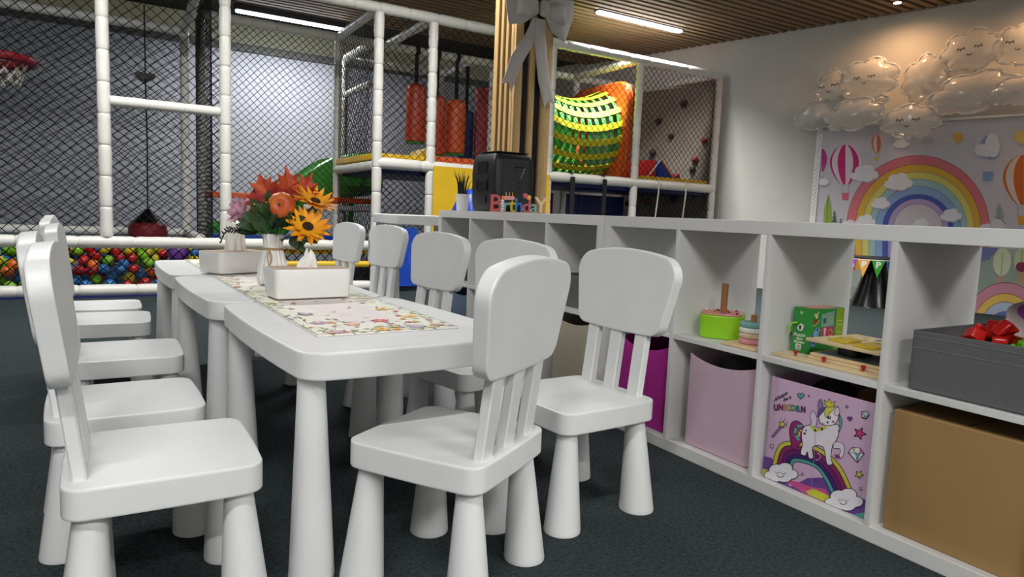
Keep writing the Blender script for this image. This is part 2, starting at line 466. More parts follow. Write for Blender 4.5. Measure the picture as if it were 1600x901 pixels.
T1.location = (-1.03, -.337, 0); T1.rotation_euler.z = R(3.6)
T2 = dup(T1, (-1.097, .440, 0), R(3), 'white plastic kids table in the middle of the row, under the ribbed vase')
T3 = dup(T1, (-1.13, 1.218, 0), R(1.5), 'white plastic kids table ending the row toward the ball pit')

def make_chair(label):
    """faces +x, origin on the floor under the seat centre"""
    t = thing('kids_chair', label, 'chair', group='white kids chairs around the table row')
    MB().slab(bulged(.157, .157, .034, .004), .245, .298, .0035, 2).obj('seat', 'plastic', t)
    for sx in (-1, 1):
        for sy in (-1, 1):
            leg_mesh(.246, .0255, .0455, (-sx*.012, -sy*.012), 28).obj('leg', 'plastic', t).location = (sx*.126, sy*.126, 0)
    lean = R(6.8)
    M = Matrix.Translation((-.128, 0, .297)) @ Matrix.Rotation(-lean, 4, 'Y') @ Matrix(((0, 0, 1, 0), (1, 0, 0, 0), (0, 1, 0, 0), (0, 0, 0, 1)))
    # local: x -> width, y -> up, z -> forward
    for k in (-1, 0, 1):
        b = MB(); x0 = k*.092-.021; x1 = k*.092+.021; c = .003
        b.rings([[(x, y_, z) for x, z in ((x0+c, -.011), (x1-c, -.011), (x1, -.011+c), (x1, .011-c), (x1-c, .011), (x0+c, .011), (x0, .011-c), (x0, -.011+c))] for y_ in (-.004, .19)])
        b.xf(M).obj('back_slat', 'plastic', t, 0)
    o = round_poly([(-.155, .168), (.155, .168), (.194, .358), (-.194, .358)], [.034, .034, .042, .042], 7)
    dens = []
    for i, p in enumerate(o):
        q = o[(i+1) % len(o)]; L = math.hypot(q[0]-p[0], q[1]-p[1]); kk = 10 if L > .08 else 1
        for j in range(kk): dens.append((p[0]+(q[0]-p[0])*j/kk, p[1]+(q[1]-p[1])*j/kk))
    dens = [(x, y+.024*max(0, (y-.165)/.18)**2*(1-(x/.193)**2)-.008*max(0, 1-(y-.165)/.08)*(1-(x/.19)**2)) for x, y in dens]
    b = MB().slab(dens, -.0165, .0165, .0035, 2)
    b.xf(M).obj('backrest', 'plastic', t)
    return t
CH = [(-1.50, -.62, 0, 'white kids chair away from the shelf, at the table end farthest from ball pit'),
      (-1.553, -.215, 2, 'white kids chair second from the ball-pit-far end on the side away from the shelf'),
      (-1.545, .37, 0, 'white kids chair third from the ball-pit-far end on the side away from the shelf'),
      (-1.60, 1.04, -2, 'white kids chair fourth from the ball-pit-far end on the side away from shelf'),
      (-1.62, 1.42, 0, 'white kids chair farthest along the away-from-shelf side, past the far table'),
      (-.972, -.752, 123, 'white kids chair turned askew at the free end of the table row'),
      (-.53, -.585, 184, 'white kids chair with its back to the magenta bin, beside the turned chair'),
      (-.60, -.13, 192, 'white kids chair pushed under the table, back toward the beige bin'),
      (-.625, .41, 190, 'white kids chair with its back to the blue-grey bin in the shelf'),
      (-.465, 1.425, 190, 'white kids chair drawn away from the far table toward the end of the shelf'),
      (-.57, 1.785, 187, 'white kids chair at the far corner of the table row toward the play structure')]
c0 = make_chair(CH[0][3]); c0.location = (CH[0][0], CH[0][1], 0); c0.rotation_euler.z = R(CH[0][2])
for x, y, a, l in CH[1:]: dup(c0, (x, y, 0), R(a), l)

# taller side table at the far end of the shelf
def side_table():
    t = thing('side_table', 'tall white plastic table at the far end of the shelf near the play structure', 'table', (.06, 1.86, 0), R(-6))
    MB().slab(bulged(.25, .30, .05, .012), .68, .735, .006).obj('table_top', 'plastic', t)
    for sx in (-1, 1):
        for sy in (-1, 1):
            leg_mesh(.681, .03, .048).obj('leg', 'plastic', t).location = (sx*.19, sy*.24+(.16 if (sx, sy) == (-1, -1) else 0), 0)
side_table()

# ------------------------------------------------------------------ things on the tables
TZ = .4805
def runner():
    t = thing('table_runner', 'white table runner printed with pink, yellow and lilac meadow flowers', 'table runner', (-1.028, -.552, TZ), R(2.0))
    L = 2.15; W = .172
    b = MB(); n = 40
    top = [[(-W, L*k/n, .0022), (W, L*k/n, .0022)] for k in range(n+1)]
    b.slab(rect(-W, W, 0, L, .004, 2), 0, .0022, .0006, 1).obj('cloth', 'tissue', t)
    a = Art((-W, 0, .0022), (1, 0, 0), (0, 1, 0), step=.0000016)
    w2 = 2*W; r = random.Random(3)
    a.poly([(.003, .003), (w2-.003, .003), (w2-.003, L-.003), (.003, L-.003)], (236, 231, 222))
    a.poly([(.10, .14), (.25, .14), (.25, L-.14), (.10, L-.14)], (232, 222, 220))
    for (u0, u1) in ((.003, .07), (w2-.07, w2-.003)):
        a.poly([(u0, .003), (u1, .003), (u1, L-.003), (u0, L-.003)], (236, 234, 220))
    greens = [(120, 150, 60), (150, 170, 80), (96, 120, 66), (170, 180, 110)]
    fl = [(216, 80, 96), (228, 120, 136), (222, 90, 120), (240, 196, 84), (236, 178, 70), (160, 150, 196), (176, 160, 204), (190, 150, 190), (236, 176, 160)]
    def spot(edge):
        e = r.random()
        y = r.uniform(.02, L-.02)
        x = (abs(r.gauss(0, .045))) if e < .5 else w2-abs(r.gauss(0, .045))
        if r.random() < .16: y = abs(r.gauss(.03, .05))+.01; x = r.uniform(.02, w2-.02)
        if r.random() < .12: x = r.uniform(.05, w2-.05)
        return min(max(x, .014), w2-.014), min(max(y, .014), L-.014)
    for k in range(420):
        x, y = spot(0); g = r.choice(greens); an = r.uniform(0, PI*2); l = r.uniform(.015, .045)
        x2 = min(max(x+l*math.cos(an), .006), w2-.006); y2 = min(max(y+l*math.sin(an), .006), L-.006)
        a.line([(x, y), (x2, y2)], .0013, g)
        if r.random() < .7: a.ell(x2, y2, .009, .0035, g, 8, an+r.uniform(-.6, .6))
    big = [(.05, .03), (.16, .035), (.25, .04), (.31, .05), (.12, .12), (.05, .16), (.2, .15), (.3, .19), (.06, .3), (.28, .33)]
    for k in range(120):
        if k < len(big): x, y = big[k]; s = .019
        else: x, y = spot(0); s = r.uniform(.004, .011)
        c = r.choice(fl); ph = r.uniform(0, 2); m = r.choice((5, 6))
        for q in range(m):
            an = ph+2*PI*q/m
            a.ell(min(max(x+s*.6*math.cos(an), .008), w2-.008), min(max(y+s*.6*math.sin(an), .008), L-.008), s*.55, s*.36, c, 8, an)
        a.ell(x, y, s*.3, None, (240, 200, 90) if c[2] > 90 else (150, 70, 40), 8)
    a.line([(.002, .002), (.002, L-.002)], .002, (120, 116, 84)); a.line([(w2-.002, .002), (w2-.002, L-.002)], .002, (120, 116, 84))
    a.line([(.002, .002), (w2-.002, .002)], .002, (200, 120, 110))
    a.obj('floral_print', t)
runner()
RZ = TZ+.0055
def tissue_box(x, y, rz, label, lx=.235, ly=.13, h=.088, tall=False):
    t = thing('tissue_box', label, 'tissue box', (x, y, RZ), rz, 'tissue boxes on the runner')
    out = rect(-lx/2, lx/2, -ly/2, ly/2, .022, 6)
    b = MB(); rs = []
    for ins, z in [(.012, 0), (.005, .003), (.003, .012), (0, .06), (0, h-.002), (.001, h), (.004, h), (.004, h-.006)]:
        rs.append([(px, py, z) for px, py in inset(out, ins)])
    b.rings(rs).obj('body', 'ceramic', t)
    # wooden lid with a slot opening
    MB().slab(rect(-lx/2+.006, lx/2-.006, -ly/2+.006, ly/2-.006, .018, 5), h-.006, h+.001, .001, 1).obj('lid', 'bamboo', t)
    b = MB(); n = 60; hh = .118 if tall else .036; rs = []; g = random.Random(int(x*-100)); ph = [g.uniform(0, 6) for _ in range(5)]
    for k in range(13):
        s = k/12; z = h+.001+hh*s
        rad = .040*(1-.30*s) if tall else .027*(1-.5*s*s)
        if k == 12: rad *= .72
        rs.append([(rad*1.2*math.cos(2*PI*i/n)*(1+.10*math.sin(3*2*PI*i/n+ph[0]+s*3)), rad*.42*math.sin(2*PI*i/n)*(1+.30*abs(math.sin(4.5*2*PI*i/n+ph[1]+s*2.5))-.15*math.sin(9*2*PI*i/n+ph[2]-3*s)), z+s*(.016*math.sin(2*2*PI*i/n+ph[3])+.008*math.sin(5*2*PI*i/n+ph[4]))) for i in range(n)])
    b.rings(rs).obj('tissue', 'tissue', t, smooth=30)
tissue_box(-1.062, .082, R(6), 'white tissue box with bamboo lid and a short tissue, in front of the vase')
tissue_box(-1.15, .895, R(28), 'white tissue box with a tall pulled tissue, behind the vase toward ball pit', .235, .15, .085, True)
VX, VY = -1.095, .43
def vase():
    t = thing('vase', 'white ribbed ceramic vase tied with twine, holding artificial flowers', 'vase', (VX, VY, RZ))
    prof = [(.040, 0), (.046, .003), (.050, .012), (.051, .03), (.047, .06), (.040, .09), (.033, .115), (.030, .125), (.031, .14), (.034, .16), (.0355, .172), (.034, .174), (.030, .165), (.024, .13), (.024, .06)]
    MB().lathe(prof, 96, fr=lambda i, z: 1+.06*math.cos(i*2*PI/6)).obj('body', 'ceramic', t, smooth=60)
    b = MB()
    for q in range(2): b.tube([(.0325*math.cos(a*PI/12), .0325*math.sin(a*PI/12), .121+q*.004) for a in range(25)], .0022, 6)
    for sgn in (-1, 1):
        pts = [(.008*math.sin(s*PI)*sgn-.02, -.033-.004*math.sin(s*PI)-.02*s*.6, .123-.055*s) for s in [k/10 for k in range(11)]]
        b.tube(pts, .0016, 5)
    b.tube([(-.02, -.033, .124), (-.016, -.046, .09), (-.022, -.052, .05)], .0013, 5)
    b.obj('twine', 'twine', t)
vase()
def stem_to(b, tip, r=.002):
    """stem from inside the vase neck to the flower"""
    base = Vector((VX+(tip[0]-VX)*.06, VY+(tip[1]-VY)*.06, RZ+.135)); tip = Vector(tip)
    mid = base.lerp(tip, .5)+Vector((0, 0, .015))
    b.tube([base, mid, tip], r, 6)
def orient(pos, d, roll=0):
    d = Vector(d).normalized(); q = d.to_track_quat('Z', 'Y')
    return Matrix.Translation(pos) @ q.to_matrix().to_4x4() @ Matrix.Rotation(roll, 4, 'Z')
def petal(b, L, W, M, bend=.3, n=5, tip=.02):
    """pointed curved petal along +x lifting in +z, two-sided thin solid"""
    top = []; 
    for k in range(n+1):
        s = k/n; wv = W*math.sin(PI*min(1, s*.92+.06))**.8*(1-.25*s); z = L*bend*s*s
        top.append([(L*s, -wv/2, z+.0), (L*s, 0, z-.12*wv), (L*s, wv/2, z)])
    vs = [p for r_ in top for p in r_]; fs = []
    for k in range(n):
        for j in range(2): fs.append((k*3+j, k*3+j+1, k*3+3+j+1, k*3+3+j))
    o = len(vs); vs += [(x, y, z-.0008) for x, y, z in vs]; fs += [tuple(o+i for i in reversed(f)) for f in list(fs)]
    b.add([M @ Vector(p) for p in vs], fs)
def px_on(x, y, z): return (x, y, z)
# bouquet frame: rightwards as seen across the table and towards the chairs
BR = Vector((.858, -.513, 0)); BF = Vector((-.513, -.858, 0))
def bq(r, u, f=0): return Vector((VX, VY, RZ))+BR*r+BF*f+Vector((0, 0, u))
def sunflower(pos, d, label, s=1):
    t = thing('sunflower', label, 'flower', pos, group='sunflowers in the vase')
    M0 = orient((0, 0, 0), d)
    for ring, (cnt, L, bd) in enumerate(((15, .058, .12), (13, .048, .42))):
        for k in range(cnt):
            b = MB(); a = 2*PI*k/cnt+ring*.2+rnd.uniform(-.08, .08)
            petal(b, L*s*rnd.uniform(.85, 1.12), .019*s, M0 @ Matrix.Rotation(a, 4, 'Z') @ Matrix.Translation((.011*s, 0, .002*ring)), bd+rnd.uniform(-.12, .15))
            b.obj('petal', 'sunflower', t, smooth=50)
    MB().sphere((0, 0, 0), .0165*s, 16, 8, (1, 1, .5)).xf(M0).obj('flower_head', 'flower_dark', t)
    b = MB(); base = Vector((VX, VY, RZ+.14))-Vector(pos); dn = Vector(d).normalized()
    b.tube([base+Vector((0, 0, -.01))+(-base)*.06, base.lerp(-dn*.03, .55)+Vector((0, 0, .01)), -dn*.02, dn*-.004], .0024, 6)
    b.obj('stem', 'leaf', t)
    b = MB(); petal(b, .07, .032, Matrix.Translation(-dn*.015) @ orient((0, 0, 0), Vector((0, 0, 1))) @ Matrix.Rotation(rnd.uniform(-1.8, -.6), 4, 'Z') @ Matrix.Rotation(R(48), 4, 'Y'), -.1)
    b.obj('leaf', 'leaf', t)
sunflower(bq(.145, .292, .0), BF*.30+BR*.35+Vector((0, 0, .75)), 'yellow artificial sunflower standing upright at the top of the vase bouquet', 1.12)
sunflower(bq(.135, .205, .05), BF*.55+BR*.35+Vector((0, 0, .55)), 'yellow artificial sunflower drooping low over the side of the vase', 1.2)
def maple(pos, d, roll, size, label):
    t = thing('maple_leaf', label, 'leaf', pos, group='autumn maple leaves in the vase')
    M0 = orient((0, 0, 0), d, roll)
    half = [(0, -.35), (.1, -.3), (.38, -.38), (.33, -.22), (.62, -.12), (.5, 0), (.78, .28), (.5, .22), (.34, .22), (.42, .62), (.22, .5), (.12, .62), (0, 1.0)]
    pts = half+[(-x, y) for x, y in reversed(half[1:-1])]
    b = MB()
    def P(x, y, dz=0): return M0 @ Vector((x*size, y*size, size*(.25*abs(x)+.14*math.sin(5*y+3*x))+dz))
    n = len(pts)
    vs = [P(0, .05)]+[P(*q) for q in pts]
    fs = [(0, 1+i, 1+(i+1) % n) for i in range(n)]
    o = len(vs); vs += [P(0, .05, -.001)]+[P(*q, -.001) for q in pts]; fs += [(o, o+1+(i+1) % n, o+1+i) for i in range(n)]
    b.add(vs, fs); b.obj('blade', 'maple', t, smooth=60)
    b = MB(); base = Vector((VX, VY, RZ+.14))-Vector(pos)
    b.tube([base*.94, base*.45+Vector((0, 0, .01)), P(0, -.33)], .0016, 5); b.obj('stem', 'leaf', t)
up = Vector((0, 0, 1))
maple(bq(-.01, .31, .03), BF*1+up*.3-BR*.1, R(30), .088, 'broad orange-red maple leaf facing the free table end, left of the pumpkin')
maple(bq(-.055, .285, .01), BF*.9-BR*.5+up*.2, R(80), .066, 'dark red maple leaf tucked low beside the pink peony')
maple(bq(.045, .33, -.02), BF*.8+BR*.5+up*.0, R(5), .085, 'narrow red maple leaf standing highest above the pumpkin')
maple(bq(.095, .325, -.03), BF*.7+BR*.3+up*.2, R(-25), .078, 'red maple leaf behind the upright sunflower')
def pumpkin():
    pos = bq(.048, .272, .055); d = BF*1+up*.12+BR*.05
    t = thing('pumpkin_pick', 'small ribbed orange pumpkin in the middle of the bouquet', 'pumpkin', pos)
    M0 = orient((0, 0, 0), d)
    b = MB(); n = 48; rs = []
    for k in range(13):
        a = -PI/2+PI*k/12; rr = .046*math.cos(a)**.8 if abs(a) < 1.56 else .0015; z = .036*math.sin(a)-(.013*max(0, 1-rr/.022) if a > 0 else 0)
        rs.append([(rr*(.93+.07*abs(math.sin(i*2*PI/n*5)) ** .5)*math.cos(2*PI*i/n), rr*(.93+.07*abs(math.sin(i*2*PI/n*5)) ** .5)*math.sin(2*PI*i/n), z) for i in range(n)])
    b.rings(rs).xf(M0).obj('body', 'pumpkin', t, smooth=60)
    MB().lathe([(.004, .02), (.003, .032), (.0035, .037)], 8).xf(M0).obj('stalk', 'leaf', t)
    b = MB(); base = Vector((VX, VY, RZ+.14))-pos; b.tube([base*.94, base*.5, M0 @ Vector((0, 0, -.024))], .002, 5); b.obj('stem', 'leaf', t)
pumpkin()
def peony():
    pos = bq(-.095, .243, .01); d = BF*.6-BR*.75+up*.35
    t = thing('peony', 'pale pink artificial peony on the ball-pit side of the bouquet', 'flower', pos)
    M0 = orient((0, 0, 0), d)
    for ring, (cnt, L, bd, el) in enumerate(((9, .058, .5, 12), (8, .050, .5, 36), (7, .040, .5, 58), (5, .028, .4, 74))):
        for k in range(cnt):
            b = MB(); petal(b, L, .046-.006*ring, M0 @ Matrix.Rotation(2*PI*k/cnt+ring*.4, 4, 'Z') @ Matrix.Rotation(-R(el), 4, 'Y'), bd)
            b.obj('petal', 'peony', t, smooth=60)
    b = MB(); base = Vector((VX, VY, RZ+.14))-pos; b.tube([base*.94, base*.5, (0, 0, 0)], .002, 5); b.obj('stem', 'leaf', t)
peony()
def foliage():
    specs = [(-.035, .205, .03, -1.0, .25), (-.04, .185, .03, -1.1, -.05), (-.02, .23, .045, -.3, .6), (.0, .22, .055, .1, .4), (.03, .205, .05, .5, .3), (.075, .165, .045, .9, -.7), (.03, .25, -.02, .4, .7), (-.03, .25, -.02, -.5, .6), (.10, .18, .03, 1, -.4), (-.03, .195, .05, -.6, .1), (.015, .20, .06, .2, .1), (-.01, .19, .06, -.2, .3), (.06, .22, .035, .7, .2), (.0, .25, .03, 0, .8), (.02, .235, .045, -.5, .4), (.05, .195, .055, .3, .5)]
    for i, (r_, u_, f_, dr, du) in enumerate(specs):
        pos = bq(r_, u_, f_)
        t = thing('leaf_spray', 'dark green leaf spray filling the bouquet above the vase rim', 'leaf', pos, group='green leaf sprays in the vase')
        d = (BR*dr+BF*.35+up*du).normalized()
        for q, (dd, L) in enumerate(((d, .072), ((d+BF*.7).normalized(), .056), ((d+up*.8).normalized(), .06))):
            b = MB(); side = dd.cross(BF+up*.3).normalized(); nn = side.cross(dd).normalized()
            M0 = Matrix((dd, side, nn)).transposed().to_4x4()
            petal(b, L, .036, M0, -.18, 6); b.obj('leaf', 'leaf', t, smooth=60)
        b = MB(); base = Vector((VX, VY, RZ+.14))-pos; b.tube([base*.95, base*.5+Vector((0, 0, .006)), (0, 0, 0)], .0016, 5); b.obj('stem', 'leaf', t)
foliage()
def berries():
    pos = bq(-.025, .262, .055); t = thing('berry_sprig', 'sprig of tiny orange buds between pumpkin and maple leaf', 'flower', pos)
    b = MB(); base = Vector((VX, VY, RZ+.14))-pos; b.tube([base*.94, base*.4, (0, 0, 0)], .0014, 5)
    pts = [Vector((rnd.gauss(0, .013), rnd.gauss(0, .01), rnd.gauss(0, .017))) for _ in range(22)]
    for p in pts: b.tube([(0, 0, -.02), p*.6, p], .0006, 4)
    b.obj('stem', 'leaf', t)
    for p in pts: MB().sphere(p, .0032, 7, 5).obj('bud', 'lid_orange', t)
berries()
def twig():
    base = bq(-.035, .175, .03); t = thing('twig', 'thin black curly twig hanging from the bouquet over the tall tissue', 'twig', base)
    b = MB(); prev = None; main = []
    for k in range(14):
        s = k/13; p = -BR*(.02+.10*s)+BF*.02+up*(.035*math.sin(s*2.6)-.05*s*s+.012*math.sin(9*s)); main.append(p)
    b.tube([Vector((VX, VY, RZ+.145))-base]+main, .0012, 5)
    b.obj('stem', 'twig', t)
    for k in range(2, 14):
        for sg in (-1, 1):
            b = MB(); dd = (up*sg*.8-BR*.5+BF*rnd.uniform(-.4, .4)).normalized(); sd = dd.cross(BF).normalized(); nn = sd.cross(dd)
            petal(b, rnd.uniform(.01, .017), .007, Matrix.Translation(main[k]) @ Matrix((dd, sd, nn)).transposed().to_4x4(), .3, 3); b.obj('leaf', 'twig', t)
twig()

# ------------------------------------------------------------------ things in the shelf
def open_bin(name, m, label, x0, x1, y0, y1, z0, h, wall=.006, flare=0, sag=0, cat='storage bin', r=.012, inner=None):
    """open-topped box with real walls; front (x0 side) rim may sag"""
    t = thing(name, label, cat, ((x0+x1)/2, (y0+y1)/2, z0))
    hx = (x1-x0)/2; hy = (y1-y0)/2; nseg = 10
    def ring(ins, z, sg=0):
        o = round_poly([(-hx+ins, -hy+ins), (hx-ins, -hy+ins), (hx-ins, hy-ins), (-hx+ins, hy-ins)], r, 3); d = []
        for i, p in enumerate(o):
            q = o[(i+1) % len(o)]; L = math.hypot(q[0]-p[0], q[1]-p[1]); k = nseg if L > .08 else 1
            for j in range(k): d.append((p[0]+(q[0]-p[0])*j/k, p[1]+(q[1]-p[1])*j/k))
        return [(x, y, z-sg*(1-(y/hy)**2)*(1 if x < 0 else .4)) for x, y in d]
    MB().rings([ring(.004, 0), ring(0, .004), ring(0, h*.5, 0), ring(0, h-.001, sag), ring(.001, h, sag), ring(wall, h, sag), ring(wall, h*.5), ring(wall, .008)]).obj('body', m, t)
    return t
# near unit, lower row
y0, y1 = cell(0, 3)
t = thing('cardboard_box', 'plain brown cardboard box in the bottom cube under the grey bin', 'box', (.18, (y0+y1)/2-.004, .0385))
MB().slab(rect(-.155, .155, -.155, .155, .003, 2), 0, .296, .002, 1).obj('body', 'kraft', t)
MB().box(-.14, .155, -.0015, .0015, .2961, .2966).obj('flap_seam', 'stuffed', t)
y0, y1 = cell(0, 2)
t = open_bin('unicorn_bin', 'bin_lilac', 'lilac folding bin printed with a unicorn on a rainbow', .028, .33, y0+.012, y1-.012, .0385, .295, .004)
UB = t
# art drawn in zoom pixels of the bin's face
Hm = homog([(75, 48), (695, 205), (625, 870), (38, 632)], [(0, .295), (.312, .295), (.312, 0), (0, 0)])
a = Art((-.151-.0003, .156, 0), (0, -1, 0), (0, 0, 1), Hm, .000018, (.312, .295))
def arcs(cx, cy, rx, ry, a0, a1, n=22, rot=0): return [(cx+rx*math.cos(a0+(a1-a0)*k/n), cy-ry*math.sin(a0+(a1-a0)*k/n)) for k in range(n+1)]
DK = (52, 34, 62)
a.poly([(40, 515), (95, 530), (130, 600), (200, 690), (300, 640), (380, 635), (450, 670), (500, 780), (560, 740), (638, 760), (626, 868), (38, 632)], (110, 72, 150))
a.poly([(150, 650), (230, 660), (320, 690), (400, 700), (450, 790), (500, 815), (300, 736)], (204, 84, 140))
a.poly([(40, 590), (80, 600), (90, 650), (38, 632)], (196, 196, 60))
a.poly([(290, 715), (330, 700), (380, 720), (420, 740), (432, 785), (310, 738)], (206, 206, 60))
a.poly([(560, 845), (620, 830), (626, 868)], (90, 170, 160))
# rainbow, from lower left to lower right, drawn as bands between two curves
def bandpts(off):
    c = []
    P0 = (95+off*.9, 575+off*.3); P1 = (150+off*.62, 440+off*.85); P2 = (330+off*.1, 452+off*1.0); P3 = (480-off*.62, 560+off*.75); P4 = (577-off*1.02, 760-off*.03)
    pts = [P0, P1, P2, P3, P4]
    for i in range(len(pts)-1):
        p0 = pts[max(i-1, 0)]; p1 = pts[i]; p2 = pts[i+1]; p3 = pts[min(i+2, 4)]
        for k in range(7):
            s = k/7; s2 = s*s; s3 = s2*s
            c.append(tuple(.5*((2*p1[j])+(-p0[j]+p2[j])*s+(2*p0[j]-5*p1[j]+4*p2[j]-p3[j])*s2+(-p0[j]+3*p1[j]-3*p2[j]+p3[j])*s3) for j in (0, 1)))
    c.append(P4); return c
offs = [0, 26, 55, 82, 106, 128]
cols = [(204, 196, 70), (136, 44, 96), (110, 36, 110), (66, 40, 108), (78, 168, 152)]
for i in range(5): a.poly(bandpts(offs[i])+bandpts(offs[i+1])[::-1], cols[i])
for o_ in offs: a.line(bandpts(o_), 4, DK)
# tail and body
a.soft = True
a.outl([(275, 345), (240, 312), (205, 322), (192, 370), (200, 430), (212, 478), (232, 470), (262, 430), (270, 390)], (146, 44, 110), DK, 4)
a.line([(262, 340), (230, 345), (225, 390), (245, 420)], 14, (90, 176, 160)); a.line([(268, 365), (250, 370), (248, 400)], 10, (206, 200, 80))
a.outl([(292, 340), (318, 322), (310, 280), (326, 250), (345, 280), (350, 330), (330, 350)], (222, 206, 226), DK, 3)
a.outl([(270, 355), (300, 335), (340, 345), (380, 350), (405, 335), (470, 330), (478, 370), (462, 420), (440, 455), (432, 520), (440, 556), (410, 560), (398, 500), (385, 460), (345, 452), (325, 470), (330, 522), (306, 526), (296, 490), (285, 512), (258, 500), (268, 450), (262, 400)], (232, 226, 234), DK, 4)
a.outl([(455, 430), (500, 440), (508, 490), (486, 526), (455, 520), (450, 505), (478, 505), (484, 470), (446, 466)], (228, 220, 230), DK, 3)
a.poly([(455, 500), (480, 505), (486, 524), (458, 522)], (150, 44, 110))
a.outl([(365, 250), (400, 228), (440, 235), (470, 222), (478, 250), (470, 300), (445, 330), (410, 335), (375, 325), (362, 300)], (236, 230, 236), DK, 4)
a.outl([(400, 230), (440, 212), (450, 235), (425, 262), (405, 290), (392, 262)], (212, 204, 90), DK, 3)
a.outl([(362, 245), (352, 215), (372, 180), (385, 225)], (140, 120, 170), DK, 3)
a.outl([(352, 262), (372, 235), (396, 232), (380, 262), (356, 285)], (100, 90, 150), DK, 3)
a.outl([(448, 262), (470, 226), (482, 250), (470, 278)], (232, 214, 226), DK, 3)
a.soft = False
a.outl([(395, 210), (392, 184), (408, 200), (422, 176), (434, 204), (456, 192), (444, 224), (410, 226)], (214, 206, 70), DK, 3)
a.outl([(478, 262), (496, 300), (490, 350), (474, 372), (482, 320)], (92, 170, 164), DK, 3)
a.line([(318, 340), (340, 365), (380, 356), (405, 340)], 16, (206, 204, 80))
a.ell(420, 288, 12, 9, (60, 40, 70)); a.ell(423, 285, 4, 3, (240, 240, 240)); a.ell(412, 316, 6, 7, (90, 50, 90)); a.heart(444, 312, 8, (150, 70, 110))
a.heart(280, 384, 8, DK); a.heart(288, 366, 6, DK); a.line([(378, 318), (386, 324), (394, 322)], 3, DK)
a.line(arcs(352, 516, 20, 20, -1.9, 1.4, 8), 6, (200, 190, 210))
# small motifs
def slant(x, y): return (x, y+.253*(x-75))
a.text('Always', 138, 180, 34, (50, 40, 56), .3, .9, (.80, -.50), (0, -1))
a.text('be a', 176, 190, 31, (50, 40, 56), .3, .9, (.85, -.42), (0, -1))
for ch, cx_, cy_, c_ in (('U', 113, 243, (120, 44, 120)), ('N', 142, 240, (150, 44, 100)), ('I', 166, 240, (226, 150, 60)), ('C', 187, 240, (206, 196, 60)), ('O', 212, 242, (110, 180, 120)), ('R', 241, 247, (70, 150, 150)), ('N', 271, 250, (110, 44, 120))):
    a.text(ch, cx_, cy_+8, 46, DK, 0, 3.2, (.78, .1), (0, -1)); a.text(ch, cx_, cy_+7, 45, c_, 0, .8, (.78, .1), (0, -1))
a.heart(256, 162, 20, (90, 170, 160), DK); a.star(304, 163, 9, (130, 60, 110), 0); a.star(524, 222, 12, (100, 160, 170), 0, DK); a.heart(541, 292, 15, (128, 60, 140), DK)
a.star(598, 377, 36, (206, 66, 120), .2, DK); a.star(594, 614, 25, (208, 200, 70), .1, DK); a.star(270, 617, 10, (180, 150, 190), 0, DK); a.star(603, 695, 11, (180, 160, 190), 0, DK)
a.outl([(532, 488), (556, 458), (600, 462), (624, 494), (584, 546)], (228, 226, 232), DK, 4); a.poly([(574, 494), (598, 492), (584, 542)], (110, 180, 160)); a.poly([(556, 462), (578, 464), (560, 486)], (208, 204, 120)); a.poly([(600, 466), (620, 492), (600, 490)], (200, 120, 160))
a.line([(534, 490), (622, 494)], 3, DK); a.line([(556, 460), (574, 492), (584, 544), (600, 492), (600, 464)], 3, DK)
a.outl([(610, 250), (640, 246), (654, 268), (636, 290), (612, 286)], (186, 200, 196), DK, 4); a.line([(612, 252), (636, 288), (652, 268), (612, 286)], 3, DK)
a.line([(98, 404), (146, 344)], 13, DK); a.line([(100, 402), (146, 346)], 7, (150, 120, 170)); a.star(152, 332, 24, (214, 196, 90), .3, DK); a.outl([(84, 448), (104, 452), (100, 472), (86, 468)], (200, 190, 204), DK, 3)
for dx_, dy_ in ((-10, -36), (18, -34), (32, -12), (26, 16)): a.line([(152+dx_*.8, 332+dy_*.8), (152+dx_, 332+dy_)], 3, DK)
for cx_, cy_, w_ in ((150, 612, 186), (508, 760, 212)):
    a.cloud(cx_, cy_, w_, (236, 232, 238), DK, 4, .34)
    a.line(arcs(cx_-20, cy_-6, 12, 9, PI, 2*PI, 6), 3, DK); a.line(arcs(cx_+14, cy_-2, 12, 9, PI, 2*PI, 6), 3, DK); a.line(arcs(cx_-3, cy_+10, 20, 16, PI*1.05, PI*1.95, 8), 4, DK)
a.line([(362, 124), (322, 745)], 2.5, (188, 150, 182))
a.obj('unicorn_print', t)
# soft things peeking from the unicorn and pink bins
def plush(x, y, z, r, label, m='stuffed', sc=(1, 1, .8)):
    n = 18; b = MB(); b.sphere((0, 0, 0), r, n, 10, sc)
    b.v = [(x_*(1+.10*math.sin(9*z_/r+4*y_/r)), y_*(1+.10*math.sin(7*x_/r+2)), z_*(1+.07*math.sin(8*x_/r))) for x_, y_, z_ in b.v]
    o = b.obj('plush_toy', m, None, 70); o.location = (x, y, z); tag(o, label, 'toy', 'toys stuffed in the bins'); return o
def beads(x, y, z0, z1, n, label): pass
plush(.19, y1-.11, .285, .062, 'dusky plush toy peeking over the unicorn bin'); plush(.2, y0+.11, .285, .058, 'tan plush toy peeking over the unicorn bin', 'toy_wood')
y0, y1 = cell(0, 1)
open_bin('fabric_bin', 'bin_pink', 'pale pink fabric bin with a sagging rim in a bottom cube', .028, .31, y0+.03, y1-.05, .0385, .30, .005, sag=.022)
plush(.17, (y0+y1)/2+.03, .285, .064, 'grey plush toy heaped above the pale pink bin', 'bin_grey'); plush(.17, (y0+y1)/2-.08, .27, .062, 'dusky plush toy heaped above the pale pink bin')
y0, y1 = cell(0, 0)
open_bin('fabric_bin', 'bin_magenta', 'bright magenta fabric bin in the bottom cube next to pale pink bin', .03, .32, y0+.03, y1-.055, .0385, .298, .005, sag=.03)
